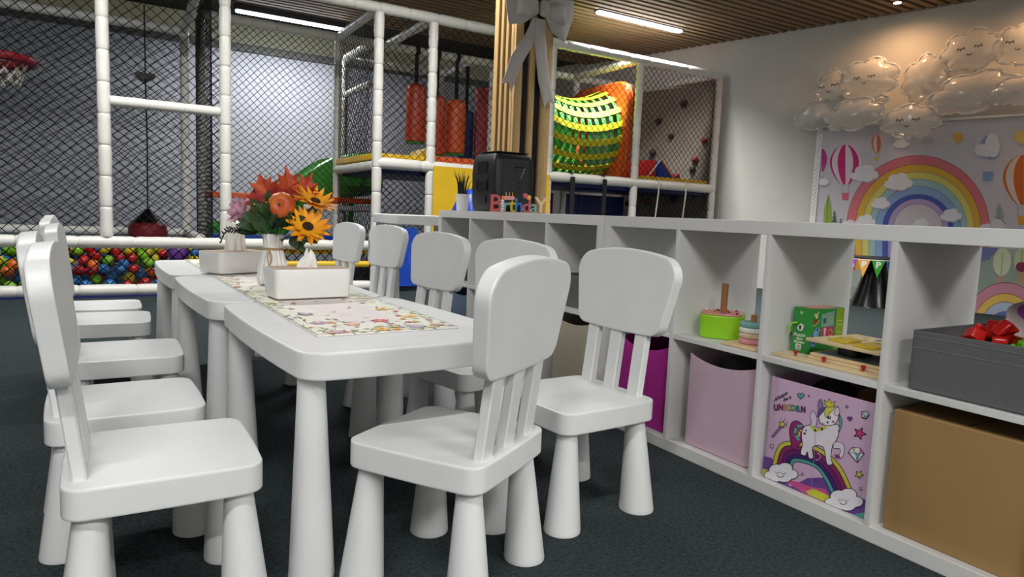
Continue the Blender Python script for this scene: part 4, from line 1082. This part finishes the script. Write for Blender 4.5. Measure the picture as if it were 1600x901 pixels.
def structure_parts():
    # deck with pads
    box('deck', 'blue_dark', .60, 4.86, FY+.06, RY-.06, 1.10, 1.16, PS)
    box('deck_mat', 'trim_grey', .62, 4.84, FY+.08, RY-.08, 1.161, 1.20, PS)
    def soft(name, m_, x0, x1, y0_, y1_, z0, z1): return box(name, m_, x0, x1, y0_, y1_, z0, z1, PS, .015)
    soft('edge_pad', 'yellow', .60, 1.04, FY+.02, FY+.10, 1.235, 1.285)
    soft('edge_pad', 'yellow', .53, .58, FY+.10, RY-.06, 1.225, 1.285)
    soft('edge_pad', 'orange', 1.14, 2.40, FY+.02, FY+.12, 1.235, 1.30)
    soft('edge_pad', 'yellow', 3.70, 4.87, FY+.02, FY+.10, 1.235, 1.285)
    MB().rings([[(.95, y_, 1.205), (1.32, y_, 1.205), (1.17, y_, 1.37), (1.12, y_, 1.38)] for y_ in (FY+.16, FY+.5)]).obj('wedge_pad', 'yellow', PS)
    # yellow banner under the deck
    b = MB(); n = 16; top = []; rs = []
    for j in range(7):
        rs.append([(1.10+1.34*i/n, FY-.062-.012*math.sin(1.3*i+j*.9)*(j/6), 1.20-(1.20-.02)*j/6) for i in range(n+1)])
    vs = [p for r_ in rs for p in r_]; fs = [(j*(n+1)+i, (j+1)*(n+1)+i, (j+1)*(n+1)+i+1, j*(n+1)+i+1) for j in range(6) for i in range(n)]
    o = len(vs); vs += [(x, y_+.006, z) for x, y_, z in vs]; fs += [tuple(o+i for i in reversed(f)) for f in list(fs)]
    b.add(vs, fs); b.obj('banner', 'yellow', PS, 60)
    # coloured rails and pads between pit and deck
    soft('rail_pad', 'orange', -.76, .98, RY-.06, RY+.06, .815, .875)
    soft('rail_pad', 'blue', -.76, .50, RY-.14, RY-.02, .40, .46)
    pad((-.70, FY+.06, .375), (.50, FY+.06, .375), .035, 'rail_pad', 'yellow', seg=.5); pad((-.70, FY+.02, .25), (.50, FY+.02, .25), .03, 'rail_pad', 'yellow', seg=.5)
    soft('base_mat', 'blue_dark', -2.95, .55, FY-.05, FY+.05, 0.0, .012)
    # panels under the deck
    soft('panel', 'blue_dark', 3.42, 3.62, RY-.30, RY-.24, .05, 1.06); soft('panel', 'blue_dark', 3.62, 4.36, RY-.30, RY-.24, .05, 1.06)
    soft('panel', 'red_dark', 2.98, 3.22, RY-.30, RY-.24, .05, 1.06); soft('panel', 'red_dark', 2.50, 2.80, RY-.30, RY-.24, .05, 1.06); soft('panel', 'blue', 2.46, 2.62, RY-.42, RY-.36, .05, .85)
    pad((2.88, RY-.36, .02), (2.88, RY-.36, 1.08), .04); pad((3.32, RY-.36, .02), (3.32, RY-.36, 1.08), .04)
    for x in (2.74, 3.18):
        b = MB(); b.box(x-.028, x+.028, FY-.066, FY-.060, .35, 1.2); b.box(x-.028, x+.028, FY-.062, FY+.062, 1.247, 1.252); b.box(x-.028, x+.028, FY+.058, FY+.064, 1.13, 1.25)
        b.obj('strap', 'strap', PS)
    for x in (3.98, 4.42):
        MB().tube([(x, FY-.06, 1.25), (x+.005, FY-.062, 1.1), (x-.012, FY-.05, .8), (x, FY-.055, .3)], .009, 8).obj('rope', 'rope', PS)
    soft('red_panel', 'pink_red', 2.30, 2.62, RY+.10, RY+.16, 1.22, 2.30)
    soft('post_pad', 'red_dark', 3.76, 3.84, RY-.12, RY-.04, 1.2, 2.1)
    # blue draped cover at the deck's corner post
    b = MB(); n = 14; rs = []
    for j in range(9):
        z = .05+.55*j/8; rs.append([(.60+.34*i/n, FY-.07-.05*(1-j/8)-.018*math.sin(3.1*i+1.3*j)*(.3+.7*(1-j/8)), z) for i in range(n+1)])
    vs = [p for r_ in rs for p in r_]; fs = [(j*(n+1)+i, j*(n+1)+i+1, (j+1)*(n+1)+i+1, (j+1)*(n+1)+i) for j in range(8) for i in range(n)]
    o = len(vs); vs += [(x, y_+.01, z) for x, y_, z in vs]; fs += [tuple(o+i for i in reversed(f)) for f in list(fs)]
    b.add(vs, fs); b.obj('drape', 'blue', PS, 60)
    # climbing wall
    q = []
    for z in (.02, 2.5): q.append([tuple(wall_pt(t_, o_, z)) for t_, o_ in ((3.03, .012), (4.6, .012), (4.6, .052), (3.03, .052))])
    MB().rings(q).obj('climbing_wall', 'climb', PS, 0)
structure_parts()
def holds():
    r = random.Random(11); cw = [o for o in PS.children if o.name.startswith('climbing_wall')][0]
    k = 0
    for z in (.35, .6, .85, 1.02, 1.4, 1.62, 1.85, 2.08, 2.3):
        for c in range(4):
            if r.random() < .25: continue
            t_ = 3.15+.36*c+r.uniform(-.1, .1); i = k; k += 1
            b = MB(); b.sphere((0, 0, 0), .045, 12, 7, (1.1, .9, .85)); b.v = [(p[0]*(1+.2*math.sin(40*p[2]+i)), p[1], p[2]*(1+.2*math.sin(50*p[0]+i))) for p in b.v]
            o = b.obj('climbing_hold', 'hold_red' if i % 3 == 2 else 'hold_dark', cw, 60); o.location = wall_pt(t_, .072, z+r.uniform(-.06, .06))
holds()
def tunnel():
    t = thing('crawl_tunnel', 'round crawl tunnel woven from yellow and green straps with orange end panel', 'tunnel', (0, 0, 0))
    cy_, cz_, r_ = 4.77, 1.79, .50; X0, X1 = 2.52, 3.58
    # orange end panel with a round hole
    n = 40; hy, hz = .58, .585
    circ = [(math.cos(2*PI*i/n), math.sin(2*PI*i/n)) for i in range(n)]
    def sq(c, s):
        k = 1/max(abs(c[0]), abs(c[1])); return (c[0]*k, c[1]*k)
    outer = []
    for c in circ:
        e = 7.0; d = (abs(c[0])**e+abs(c[1])**e)**(1/e); outer.append((c[0]/d*hy, c[1]/d*hz))
    rs = [[(X1+.07, cy_+a_, cz_+b_) for a_, b_ in outer], [(X1+.02, cy_+a_, cz_+b_) for a_, b_ in outer], [(X1, cy_+a_*.97, cz_+b_*.97) for a_, b_ in outer], [(X1, cy_+c[0]*.44, cz_+c[1]*.44) for c in circ], [(X1+.07, cy_+c[0]*.44, cz_+c[1]*.44) for c in circ]]
    MB().rings(rs, closed=True).obj('end_panel', 'orange', t, 40)
    def rad(x): s = (x-X0)/(X1-X0); return r_*(.92+.08*abs(2*s-1)**2)
    def ctr(x): s = (x-X0)/(X1-X0); return cz_-.10*(1-(2*s-1)**2)
    for k in range(18):
        a_ = 2*PI*(k+.5)/18; b = MB(); rs = []
        for i in range(13):
            x = X0+(X1-.003-X0)*i/12; rr = rad(x)+.004; c = ctr(x); hw = .036
            tx, tz = -math.sin(a_), math.cos(a_); nx_, nz = math.cos(a_), math.sin(a_)
            q = []
            for sw, sh in ((-1, 0), (1, 0), (1, .006), (-1, .006)): q.append((x, cy_+nx_*(rr+sh)+tx*hw*sw, c+nz*(rr+sh)+tz*hw*sw))
            rs.append(q)
        b.rings(rs).obj('strap_lengthwise', 'webbing_yellow', t, 40)
    for k in range(11):
        x = X0+.04+(X1-X0-.08)*k/10; b = MB(); rr = rad(x)-.004; rs = []
        for i in range(44):
            a_ = 2*PI*i/44; rs.append([(x+sx*.027, cy_+math.cos(a_)*(rr+sh), ctr(x)+math.sin(a_)*(rr+sh)) for sx, sh in ((-1, 0), (1, 0), (1, .006), (-1, .006))])
        b.rings(rs, closed=True).obj('strap_ring', 'webbing_green', t, 40)
    for k in range(12):
        a_ = 2*PI*k/12; MB().sphere((X1-.006, cy_+.475*math.cos(a_), cz_+.475*math.sin(a_)), .018, 8, 5).obj('bolt_cap', 'red', t)
tunnel()
def punch_bag(x, y, zt, zb, r, m_, label, pointed=True):
    t = thing('hanging_bag', label, 'hanging bag', (x, y, 0), group='bags hanging in the play frame')
    prof = [(r*.9, zb), (r, zb+.01), (r, zt-.07), (r*.93, zt-.03), (r*.6, zt)] if pointed else [(r*.95, zb), (r, zb+.01), (r, zt-.02), (r*.9, zt)]
    MB().lathe(prof, 22).obj('body', m_, t)
    MB().lathe([(r*.93, zb-.018), (r*.97, zb-.001)], 22).obj('base_disc', 'green' if pointed else 'blue_dark', t)
    MB().box(-.022, .022, -.004, .004, zt-.02, 2.60).obj('strap', 'strap', t)
    MB().lathe([(.05, -.026), (.056, -.018), (.056, .018), (.05, .026)], 18).xf(Matrix.Translation((0, 0, 2.57)) @ Matrix.Rotation(R(90), 4, 'Y')).obj('strap_loop', 'strap', t)
punch_bag(1.46, RY, 2.20, 1.55, .115, 'orange_red', 'orange hanging bag nearest the corner post of the raised deck')
punch_bag(1.72, RY, 2.10, 1.42, .11, 'orange_red', 'orange hanging bag between two other orange bags')
punch_bag(1.97, RY, 2.08, 1.46, .118, 'orange', 'orange hanging bag next to the dark blue bag')
punch_bag(2.22, 5.62, 2.0, 1.46, .095, 'blue_dark', 'glossy dark blue hanging bag beside the orange bags', False)
def hanging_heart():
    t = thing('swing_bag', 'red and black buoy bag on a rope under a black heart in ball pit', 'hanging bag', (-1.275, 5.15, 0))
    b = MB(); pts = []
    for i in range(26):
        q = 2*PI*i/26; pts.append((.085*math.sin(q)**3, .075*(13*math.cos(q)-5*math.cos(2*q)-2*math.cos(3*q)-math.cos(4*q))/17*.8))
    b.slab(pts[::-1], -.02, .02, .008, 2).xf(Matrix.Translation((0, 0, 1.87)) @ Matrix.Rotation(R(90), 4, 'X')).obj('heart', 'black', t)
    MB().tube([(0, 0, 1.83), (.006, 0, 1.3), (0, 0, .66)], .007, 6).obj('rope', 'strap', t)
    MB().tube([(0, 0, 1.86), (0, 0, 2.5)], .006, 6).obj('rope', 'strap', t)
    MB().lathe([(.015, .68), (.03, .66), (.10, .585), (.13, .555)], 24).obj('cap', 'black_gloss', t)
    MB().lathe([(.13, .5545), (.155, .53), (.165, .47), (.155, .40), (.11, .34), (.04, .31)], 26).obj('body', 'red_dark', t)
hanging_heart()
def hoop():
    t = thing('basketball_hoop', 'dark red basketball hoop with white net inside the ball pit cage', 'basketball hoop', (-2.33, 4.72, 1.80))
    b = MB(); rs = []
    for k in range(40):
        a_ = 2*PI*k/40; rs.append([((.26+.035*math.cos(q))*math.cos(a_), (.26+.035*math.cos(q))*math.sin(a_), .035*math.sin(q)) for q in [2*PI*i/10 for i in range(10)]])
    b.rings(rs, closed=True).obj('rim', 'red_dark', t)
    b = MB(); n = 14
    for k in range(n):
        for sg in (-1, 1):
            b.tube([((.215-.05*s)*math.cos(2*PI*(k+sg*s*1.2)/n), (.215-.05*s)*math.sin(2*PI*(k+sg*s*1.2)/n), -.02-.16*s) for s in [q/4 for q in range(5)]], .004, 5)
    stuff(b.obj('hoop_net', 'rope', t))
    MB().box(-.62, -.26, -.03, .03, -.03, .03).obj('bracket', 'red_dark', t)
hoop()
def slide():
    t = thing('slide', 'green plastic slide behind the net between ball pit and raised deck', 'slide', (0, 0, 0))
    b = MB(); rs = []; prof = [(-.30, .30), (-.33, .28), (-.33, .0), (-.30, -.16), (-.2, -.2), (0, -.21), (.2, -.2), (.30, -.16), (.33, 0), (.33, .28), (.30, .30), (.27, .04), (.19, -.03), (0, -.05), (-.19, -.03), (-.27, .04)]
    path = [(1.2, 1.15), (1.08, 1.13), (.8, 1.08), (.6, 1.03), (.45, .94), (.25, .79), (.08, .60), (-.1, .44), (-.35, .30), (-.7, .225)]
    for x, z in path: rs.append([(x, 6.0+p[0]*.9, z+p[1]) for p in prof])
    b.rings(rs).obj('chute', 'green', t, 50)
    for x, z in ((.9, .9), (-.1, .24)): MB().box(x-.03, x+.03, 5.97, 6.03, 0, z).obj('support', 'green', t)
slide()
def soft_block():
    t = thing('soft_block', 'red and blue triangular soft play block with white piping on the deck', 'soft block', (3.92, 4.42, 1.2015), R(-8)); t.scale = (1.25, 1, 1.25)
    tri = [(-.02, 0), (.36, 0), (.17, .24)]
    MB().rings([[(x, y_, z) for x, z in ((-.15, 0), (.19, 0), (.17, .235), (-.15, .20))] for y_ in (-.12, .18)]).obj('red_half', 'felt_red', t)
    MB().rings([[(x, y_, z) for x, z in ((.19, .0), (.44, 0), (.21, .225))] for y_ in (-.16, .18)]).obj('blue_half', 'blue', t)
    MB().tube([(.01, -.165, .005), (.10, -.165, .10), (.20, -.165, .228)], .009, 6).obj('piping', 'pipe_white', t)
    MB().tube([(.445, -.165, .005), (.33, -.165, .11), (.22, -.165, .228)], .009, 6).obj('piping', 'orange', t)
soft_block()
def ribbed_seat():
    t = thing('ribbed_pouf', 'blue ribbed domed pouf between the shelf and the yellow banner', 'pouf', (1.13, 3.22, 0))
    n = 72; b = MB()
    prof = [(.17, 0), (.2, .05), (.215, .3), (.21, .6), (.19, .78), (.14, .9), (.08, .96), (.01, .975)]
    b.lathe(prof, n, fr=lambda i, z: 1+.035*math.cos(i*PI/2)); b.obj('body', 'blue', t, 60)
    MB().lathe([(.03, .972), (.03, .985), (.01, .992)], 14).obj('button', 'blue_dark', t)
ribbed_seat()
# balls in the pit
def pit_balls():
    kinds = [('ball_red', 'red'), ('ball_blue', 'sky blue'), ('ball_green', 'lime green'), ('ball_yellow', 'yellow')]
    r0 = .043; ms = {}
    for m_, c in kinds+[('ball_orange', 'orange')]:
        me = MB().sphere((0, 0, 0), r0, 18, 10).mesh('pit_ball', 80); me.materials.append(MATS[m_]); ms[m_] = me
    g = random.Random(21); cnt = 0; rest = MB()
    def put(x, y, z):
        nonlocal cnt
        m_, c = g.choice(kinds) if g.random() > .06 else ('ball_orange', 'orange')
        o = bpy.data.objects.new('pit_ball', ms[m_]); COL.objects.link(o); o.location = (x, y, z)
        tag(o, f'{c} plastic ball in the ball pit behind the net', 'ball', f'{c} pit balls'); cnt += 1
    pts = [(-1.08, FY+.30, .318, .085)]
    for lay in range(2):
        tries = 0
        while tries < 9000 and cnt < 295:
            tries += 1; q = g.random()**.8
            p = (g.uniform(-2.62, -.925), FY+.085+q*.36+lay*.085, .06+q*.29-lay*.02)
            if p[2] < .05 or p[2] > .35: continue
            if all((p[0]-o_[0])**2+(p[1]-o_[1])**2+(p[2]-o_[2])**2 > (r0+o_[3]-.006)**2 for o_ in pts):
                pts.append(p+(r0,)); put(*p)
    o = MB().sphere((0, 0, 0), .085, 28, 16).obj('pit_ball', 'ball_purple', None, 80); o.location = (-1.08, FY+.30, .318); tag(o, 'large purple ball among the small pit balls', 'ball')
    b = MB()   # the rest of the pit's filling, further back
    for k in range(150):
        p = (g.uniform(-2.85, -.98), g.uniform(FY+.62, RY-.16), g.uniform(.2, .3))
        if math.hypot(p[0]+1.275, p[1]-5.15) > .26: b.sphere(p, r0, 10, 6)
    o = b.obj('pit_balls', 'ball_blue', None, 80); stuff(o); tag(o, 'mass of pit balls filling the back of the ball pit', 'balls')
pit_balls()

# ------------------------------------------------------------------ backdrop, balloons and stand at the right wall
BL = Vector((5.26478, 2.84348, 0))      # left foot of the backdrop; runs towards the camera along -WD
BU = -WD
def backdrop():
    t = thing('backdrop', 'printed party backdrop with rainbow and hot air balloons against the white wall', 'backdrop', (0, 0, 0))
    W, H = 2.7, 1.85
    def slabw(u0, u1, z0, z1, o0, o1, nm, m_):
        b = MB(); q = []
        for z in (z0, z1):
            q.append([tuple(BL+BU*u+WN*o+Vector((0, 0, z))) for u, o in ((u0, o0), (u1, o0), (u1, o1), (u0, o1))])
        b.rings(q).obj(nm, m_, t, 0)
    slabw(0, W, 0, H, 0, .012, 'panel', 'paper_white')
    slabw(-.062, -.001, 0, H+.01, -.012, .02, 'frame_side', 'paper_white'); slabw(-.062, W, H+.011, H+.035, -.012, .02, 'frame_top', 'paper_white')
    Hm = homog([(1264.1, 459.77), (1286.94, 201.75), (1736.89, 511.61), (1783.68, 172.03)], [(0, 0), (0, 1.85), (2.6, 0), (2.6, 1.85)])
    S = np.array([[.2, 0, 1280], [0, .2, 190], [0, 0, 1.0]])
    a = Art(BL, BU, (0, 0, 1), Hm @ S, .00004, (2.7, 1.85))
    def full(u0, u1, z0, z1, c):
        H0 = a.H; a.H = None; a.poly([(u0, z0), (u1, z0), (u1, z1), (u0, z1)], c); a.H = H0
    full(.002, W-.002, .002, H-.002, (208, 202, 208))
    full(.002, W-.002, .002, .38, (150, 164, 150))
    def hill(pts, c): a.poly(pts, c)
    hill([(-60, 1260), (-40, 960), (180, 900), (500, 960), (860, 900), (1200, 980), (1700, 1000), (1700, 1420)], (170, 180, 170))
    def arch(cx_, cy_, rx, ry, c, drop=330): a.poly([(cx_+rx, cy_+drop)]+[(cx_+rx*math.cos(PI*k/30), cy_-ry*math.sin(PI*k/30)) for k in range(31)]+[(cx_-rx, cy_+drop)], c)
    for rx, ry, c in ((557, 565, (222, 122, 130)), (489, 496, (226, 178, 66)), (434, 436, (224, 212, 110)), (382, 381, (160, 196, 200)), (330, 326, (140, 172, 214)), (276, 262, (78, 94, 180)), (232, 226, (186, 162, 206)), (190, 186, (214, 204, 210))):
        arch(772, 830, rx+4, ry+4, (150, 80, 90) if rx > 480 else (120, 120, 140)); arch(772, 830, rx, ry, c)
    def balloon(cx_, cy_, rx, ry, c1, c2, n=6, bc=(222, 110, 130), bw=30):
        """striped balloon: gores between two meridians"""
        def X(f, s): 
            w_ = math.sin(PI*min(1, .08+.80*s**.8)) if s < 1 else .3
            return cx_+f*rx*w_
        for k in range(n):
            f0 = -math.cos(PI*k/n); f1 = -math.cos(PI*(k+1)/n)
            L = [(X(f0, s), cy_-ry+2*ry*s) for s in [q/10 for q in range(11)]]; Rr = [(X(f1, s), cy_-ry+2*ry*s) for s in [q/10 for q in range(11)]]
            a.poly(L+Rr[::-1], c1 if k % 2 == 0 else c2)
        yb = cy_+ry
        a.line([(cx_-bw*.9, yb), (cx_-bw*.8, yb+ry*.45)], 4, (170, 150, 160)); a.line([(cx_+bw*.9, yb), (cx_+bw*.8, yb+ry*.45)], 4, (170, 150, 160))
        a.poly([(cx_-bw, yb+ry*.42), (cx_+bw, yb+ry*.42), (cx_+bw*.8, yb+ry*.8), (cx_-bw*.8, yb+ry*.8)], bc)
    balloon(205, 335, 122, 155, (206, 40, 118), (232, 214, 222)); balloon(452, 172, 44, 74, (206, 110, 120), (234, 200, 150), 4, (214, 190, 90), 18)
    balloon(1600, 455, 165, 195, (216, 110, 44), (226, 206, 196), 6, (232, 170, 70), 55)
    balloon(20, 300, 60, 90, (190, 60, 130), (210, 196, 220), 4, (190, 170, 210), 20)
    for cx_, cy_, w_ in ((355, 405, 215), (620, 470, 220), (480, 635, 145), (1030, 730, 165), (360, 775, 160), (795, 795, 130), (640, 168, 130), (30, 470, 90)):
        a.cloud(cx_+4, cy_+10, w_, (180, 172, 186), None, 0, .36); a.cloud(cx_, cy_, w_, (236, 232, 236), None, 0, .36)
    a.cloud(850, 150, 110, (190, 184, 190)); a.ell(1085, 125, 40, 42, (232, 180, 90)); a.cloud(1025, 150, 70, (220, 206, 206)); a.ell(1575, 118, 55, None, (222, 200, 140)); a.ell(1575, 118, 40, None, (236, 200, 110))
    a.poly([(1255, 170), (1300, 115), (1370, 90), (1330, 130), (1310, 180)], (140, 154, 200)); a.ell(1265, 222, 52, 50, (226, 224, 228)); a.ell(1355, 185, 58, 95, (230, 228, 232)); a.poly([(1285, 255), (1410, 255), (1390, 280), (1330, 292)], (130, 146, 196)); a.ell(1310, 245, 42, 30, (226, 224, 228)); a.ell(1360, 250, 40, 28, (226, 224, 228))
    for x_ in (1290, 1320, 1350, 1385): a.line([(x_, 285), (1300+(x_-1290)*.7, 388)], 3, (210, 206, 214))
    a.poly([(1280, 390), (1362, 388), (1354, 460), (1284, 464)], (134, 160, 204))
    def pine(cx_, y_, w_, h_, c): 
        for k in range(3): a.poly([(cx_, y_+h_*.26*k), (cx_-w_*(.5+.25*k), y_+h_*(.34+.30*k)), (cx_+w_*(.5+.25*k), y_+h_*(.34+.30*k))], c)
    a.poly([(75, 560), (40, 680), (35, 790), (95, 790), (95, 680)], (150, 176, 76)); a.line([(70, 590), (62, 790)], 5, (80, 104, 60)); pine(120, 690, 22, 100, (80, 110, 90)); pine(170, 750, 20, 60, (120, 140, 120))
    pine(1410, 640, 50, 170, (150, 172, 156)); a.ell(1395, 820, 55, 60, (224, 220, 222)); a.cloud(1300, 830, 110, (232, 226, 230)); a.cloud(230, 810, 140, (234, 228, 232))
    # lower part, seen through the shelf (same drawing frame: photo pixel = 1280 + x/5, 190 + y/5)
    def lo(x, y): return ((1320+x/5.007-1280)*5, (340+y/5.007-190)*5)
    a.poly([lo(1060, 230), lo(1200, 235), lo(1120, 330), lo(1050, 360)], (120, 124, 176)); a.poly([lo(980, 380), lo(1200, 300), lo(1500, 320), lo(1700, 300), lo(1700, 700), lo(960, 760)], (150, 164, 152))
    for cx_, cy_, w_, h_, c, tk in ((1232, 345, 70, 110, (210, 218, 182), (206, 150, 130)), (1385, 330, 60, 95, (196, 206, 160), (196, 150, 110)), (1560, 350, 64, 100, (206, 214, 180), (190, 140, 120))):
        p = lo(cx_, cy_); q = lo(cx_-12, cy_+60); r2 = lo(cx_-12, cy_+190); a.line([q, r2], 34, tk); a.ell(p[0], p[1], w_, h_, c, 18, .08); a.line([lo(cx_+4, cy_-70), lo(cx_-8, cy_+100)], 7, (150, 160, 110))
    p = lo(1385, 385); a.ell(p[0], p[1], 46, 40, (140, 50, 80))
    for rx, ry, c in ((330, 395, (206, 140, 158)), (262, 310, (226, 186, 92)), (205, 245, (176, 188, 212)), (140, 170, (92, 112, 176)), (90, 100, (60, 60, 110))):
        c_ = lo(1255, 905); arch(c_[0], c_[1], rx+5, ry+5, (120, 80, 60)); arch(c_[0], c_[1], rx, ry, c)
    # trim to the panel
    for k_, c_ in enumerate(a.b.c): a.b.c[k_] = (c_[0]*.9, c_[1]*.9, c_[2]*.9, 1)
    a.obj('print', t)
    # dotted white lace on the frame's side
    for k in range(60):
        q = BL+BU*(-.031+.014*math.sin(k*2.1))+WN*-.0125+Vector((0, 0, .9+k*.0158)); MB().sphere(q, .005, 6, 4).obj('lace_dot', 'trim_grey', t)
backdrop()
CLOUD_MESH = {}
def cloud_balloon(u, z, w_, h_, off, tilt, face, label):
    """inflated foil cloud: lobed outline swelling to a pillow"""
    o = BL+BU*u-WN*off+Vector((0, 0, z))
    t = thing('cloud_balloon', label, 'balloon', o, group='cloud balloons over the backdrop')
    n = 64; out = []
    g = random.Random(int(u*1000)); p0 = g.uniform(0, 6); lob = 7
    for i in range(n):
        q = 2*PI*i/n; l = .80+.20*abs(math.cos(lob*q/2+p0))**.7; out.append((l*math.cos(q)*w_/2, l*math.sin(q)*h_/2*(1 if math.sin(q) > 0 else .82)))
    M = Matrix((BU, Vector((0, 0, 1)), -WN)).transposed().to_4x4() @ Matrix.Rotation(tilt, 4, 'Z')
    rs = []; d = min(w_, h_)*.20
    for s, k in ((.02, -1), (.4, -.93), (.7, -.7), (.88, -.38), (.95, -.1), (1.0, 0), (.95, .1), (.88, .38), (.7, .7), (.4, .93), (.02, 1)):
        ring_ = []
        for i, (x, y) in enumerate(out):
            q = 2*PI*i/n; ex = .9*math.cos(q)*w_/2; ey = .88*math.sin(q)*h_/2*(1 if math.sin(q) > 0 else .82); f_ = s**4
            cr = 1+.16*math.sin(i*2.4)*(1 if .05 < abs(k) < .6 else 0); ring_.append(((ex+(x-ex)*f_)*s, (ey+(y-ey)*f_)*s, d*k*cr))
        rs.append(ring_)
    MB().rings(rs).xf(M).obj('foil', 'balloon', t, 70)
    b = MB(); rings_ = []
    for s, dz in ((.97, -.002), (1.03, .006), (1.085, .0), (1.085, -.003), (1.03, .003), (.97, -.004)):
        rings_.append([(x*s, y*s, dz*(1+2.2*math.sin(i*1.9+p0))) for i, (x, y) in enumerate(out)])
    b.rings(rings_, closed=True).xf(M).obj('seam', 'balloon_seam', t, 60)
    MB().slab([(-.012, -h_*.43), (.012, -h_*.43), (.016, -h_*.36), (-.016, -h_*.36)][::1], -.004, .004, .001, 1).xf(M).obj('filling_tab', 'paper_white', t)
    if face:
        def surf(x, y):
            rr = min(.95, math.hypot(x/(w_*.45), y/(h_*.42))); return d*(1-rr**2)**.5+.022
        for ex in (-.07, .07):
            b = MB(); pts = [(ex+.028*math.cos(q), .035-.016*math.sin(-q)) for q in [PI+PI*k/6 for k in range(7)]]
            b.tube([(x, y, surf(x, y)) for x, y in pts], .0048, 5)
            for k in (1, 3, 5): x, y = pts[k]; b.tube([(x, y, surf(x, y)), (x+(x-ex)*.4, y-.018, surf(x, y)+.001)], .004, 5)
            b.xf(M).obj('eyelash', 'black', t)
        b = MB(); b.tube([(x, y, surf(x, y)) for x, y in [(.018*math.cos(q), -.035+.012*math.sin(q)) for q in [PI+PI*k/6 for k in range(7)]]], .0042, 5); b.xf(M).obj('mouth', 'black', t)
def clouds():
    # (u along backdrop, height, width, height, distance from backdrop plane, tilt, face)
    L = [(.08, 2.26, .36, .42, .10, .1, 1, 'translucent white cloud balloon with sleepy face at the cluster corner nearest the play structure'),
         (.46, 2.30, .60, .46, .14, .05, 1, 'translucent white cloud balloon with sleepy face, second in the upper row'),
         (.36, 2.09, .58, .26, .06, 0, 0, 'flat translucent cloud balloon tucked between two rows of balloons'),
         (-.05, 1.98, .48, .34, .10, .2, 0, 'translucent cloud balloon overhanging the backdrop corner nearest the play structure'),
         (.38, 1.94, .58, .36, .20, .15, 0, 'plain translucent cloud balloon over the backdrop top above the pink balloon'),
         (.98, 2.25, .40, .52, .12, -.3, 0, 'tall tilted translucent cloud balloon in the middle of the cluster'),
         (.92, 1.83, .52, .36, .22, 0, 1, 'translucent cloud balloon with sleepy face hanging lowest over the rainbow'),
         (1.36, 2.47, .52, .42, .13, .1, 1, 'translucent cloud balloon with sleepy face, highest of the cluster'),
         (1.74, 2.46, .46, .40, .16, -.1, 1, 'translucent cloud balloon with sleepy face beside the highest one'),
         (1.22, 2.18, .52, .34, .06, .1, 0, 'translucent cloud balloon half hidden behind the wide one'),
         (1.42, 2.06, .74, .42, .20, .18, 0, 'wide translucent cloud balloon stretched above the rainbow'),
         (1.80, 2.04, .50, .30, .26, .1, 0, 'translucent cloud balloon above the orange striped balloon print'),
         (2.2, 2.2, .55, .42, .14, 0, 0, 'translucent cloud balloon at the camera-wall end of the cluster')]
    for q in L: cloud_balloon(*q)
clouds()
def stand():
    c = Vector((5.0, 1.93, 0))
    t = thing('party_stand', 'small round stand with dark top and black flared skirt before the backdrop', 'stand', c)
    MB().lathe([(.30, .47), (.305, .474), (.305, .488), (.30, .492)], 32).obj('table_top', 'black', t)
    MB().lathe([(.215, 0), (.21, .01), (.165, .15), (.115, .33), (.08, .469)], 32).obj('skirt', 'black_gloss', t)
    # pennants hanging round the rim facing the camera, spelling HAPPY around
    cols = [('toy_orange', 'P'), ('green', 'P'), ('ball_blue', 'Y'), ('red', 'A'), ('toy_purple', 'H')]
    base = math.atan2(-1.99-1.93, -1.577-5.0)
    for k, (m_, ch) in enumerate([('red', 'H'), ('toy_purple', 'A'), ('lid_orange', 'P'), ('green', 'P'), ('blue', 'Y')]):
        an = base-.18+(k-2.45)*.40; d = Vector((math.cos(an), math.sin(an), 0)); s = Vector((-math.sin(an), math.cos(an), 0))
        M = Matrix((s, Vector((0, 0, 1)), d)).transposed().to_4x4(); M.translation = d*.309
        p = MB().rings([[(-.058, .47, z), (0, .30, z), (.058, .47, z)] for z in (.0, .003)]).xf(M).obj('pennant', m_, t)
        vs, fs = text_verts(ch, .085, 0, .003)
        b = MB(); b.add([(v[0], v[1]+.398, .0036) for v in vs], fs); b.xf(M).obj('letter', 'pipe_white', p, 0)
    MB().tube([(.311*math.cos(2*PI*k/40), .311*math.sin(2*PI*k/40), .472) for k in range(41)], .004, 5).obj('string', 'pipe_white', t)
stand()
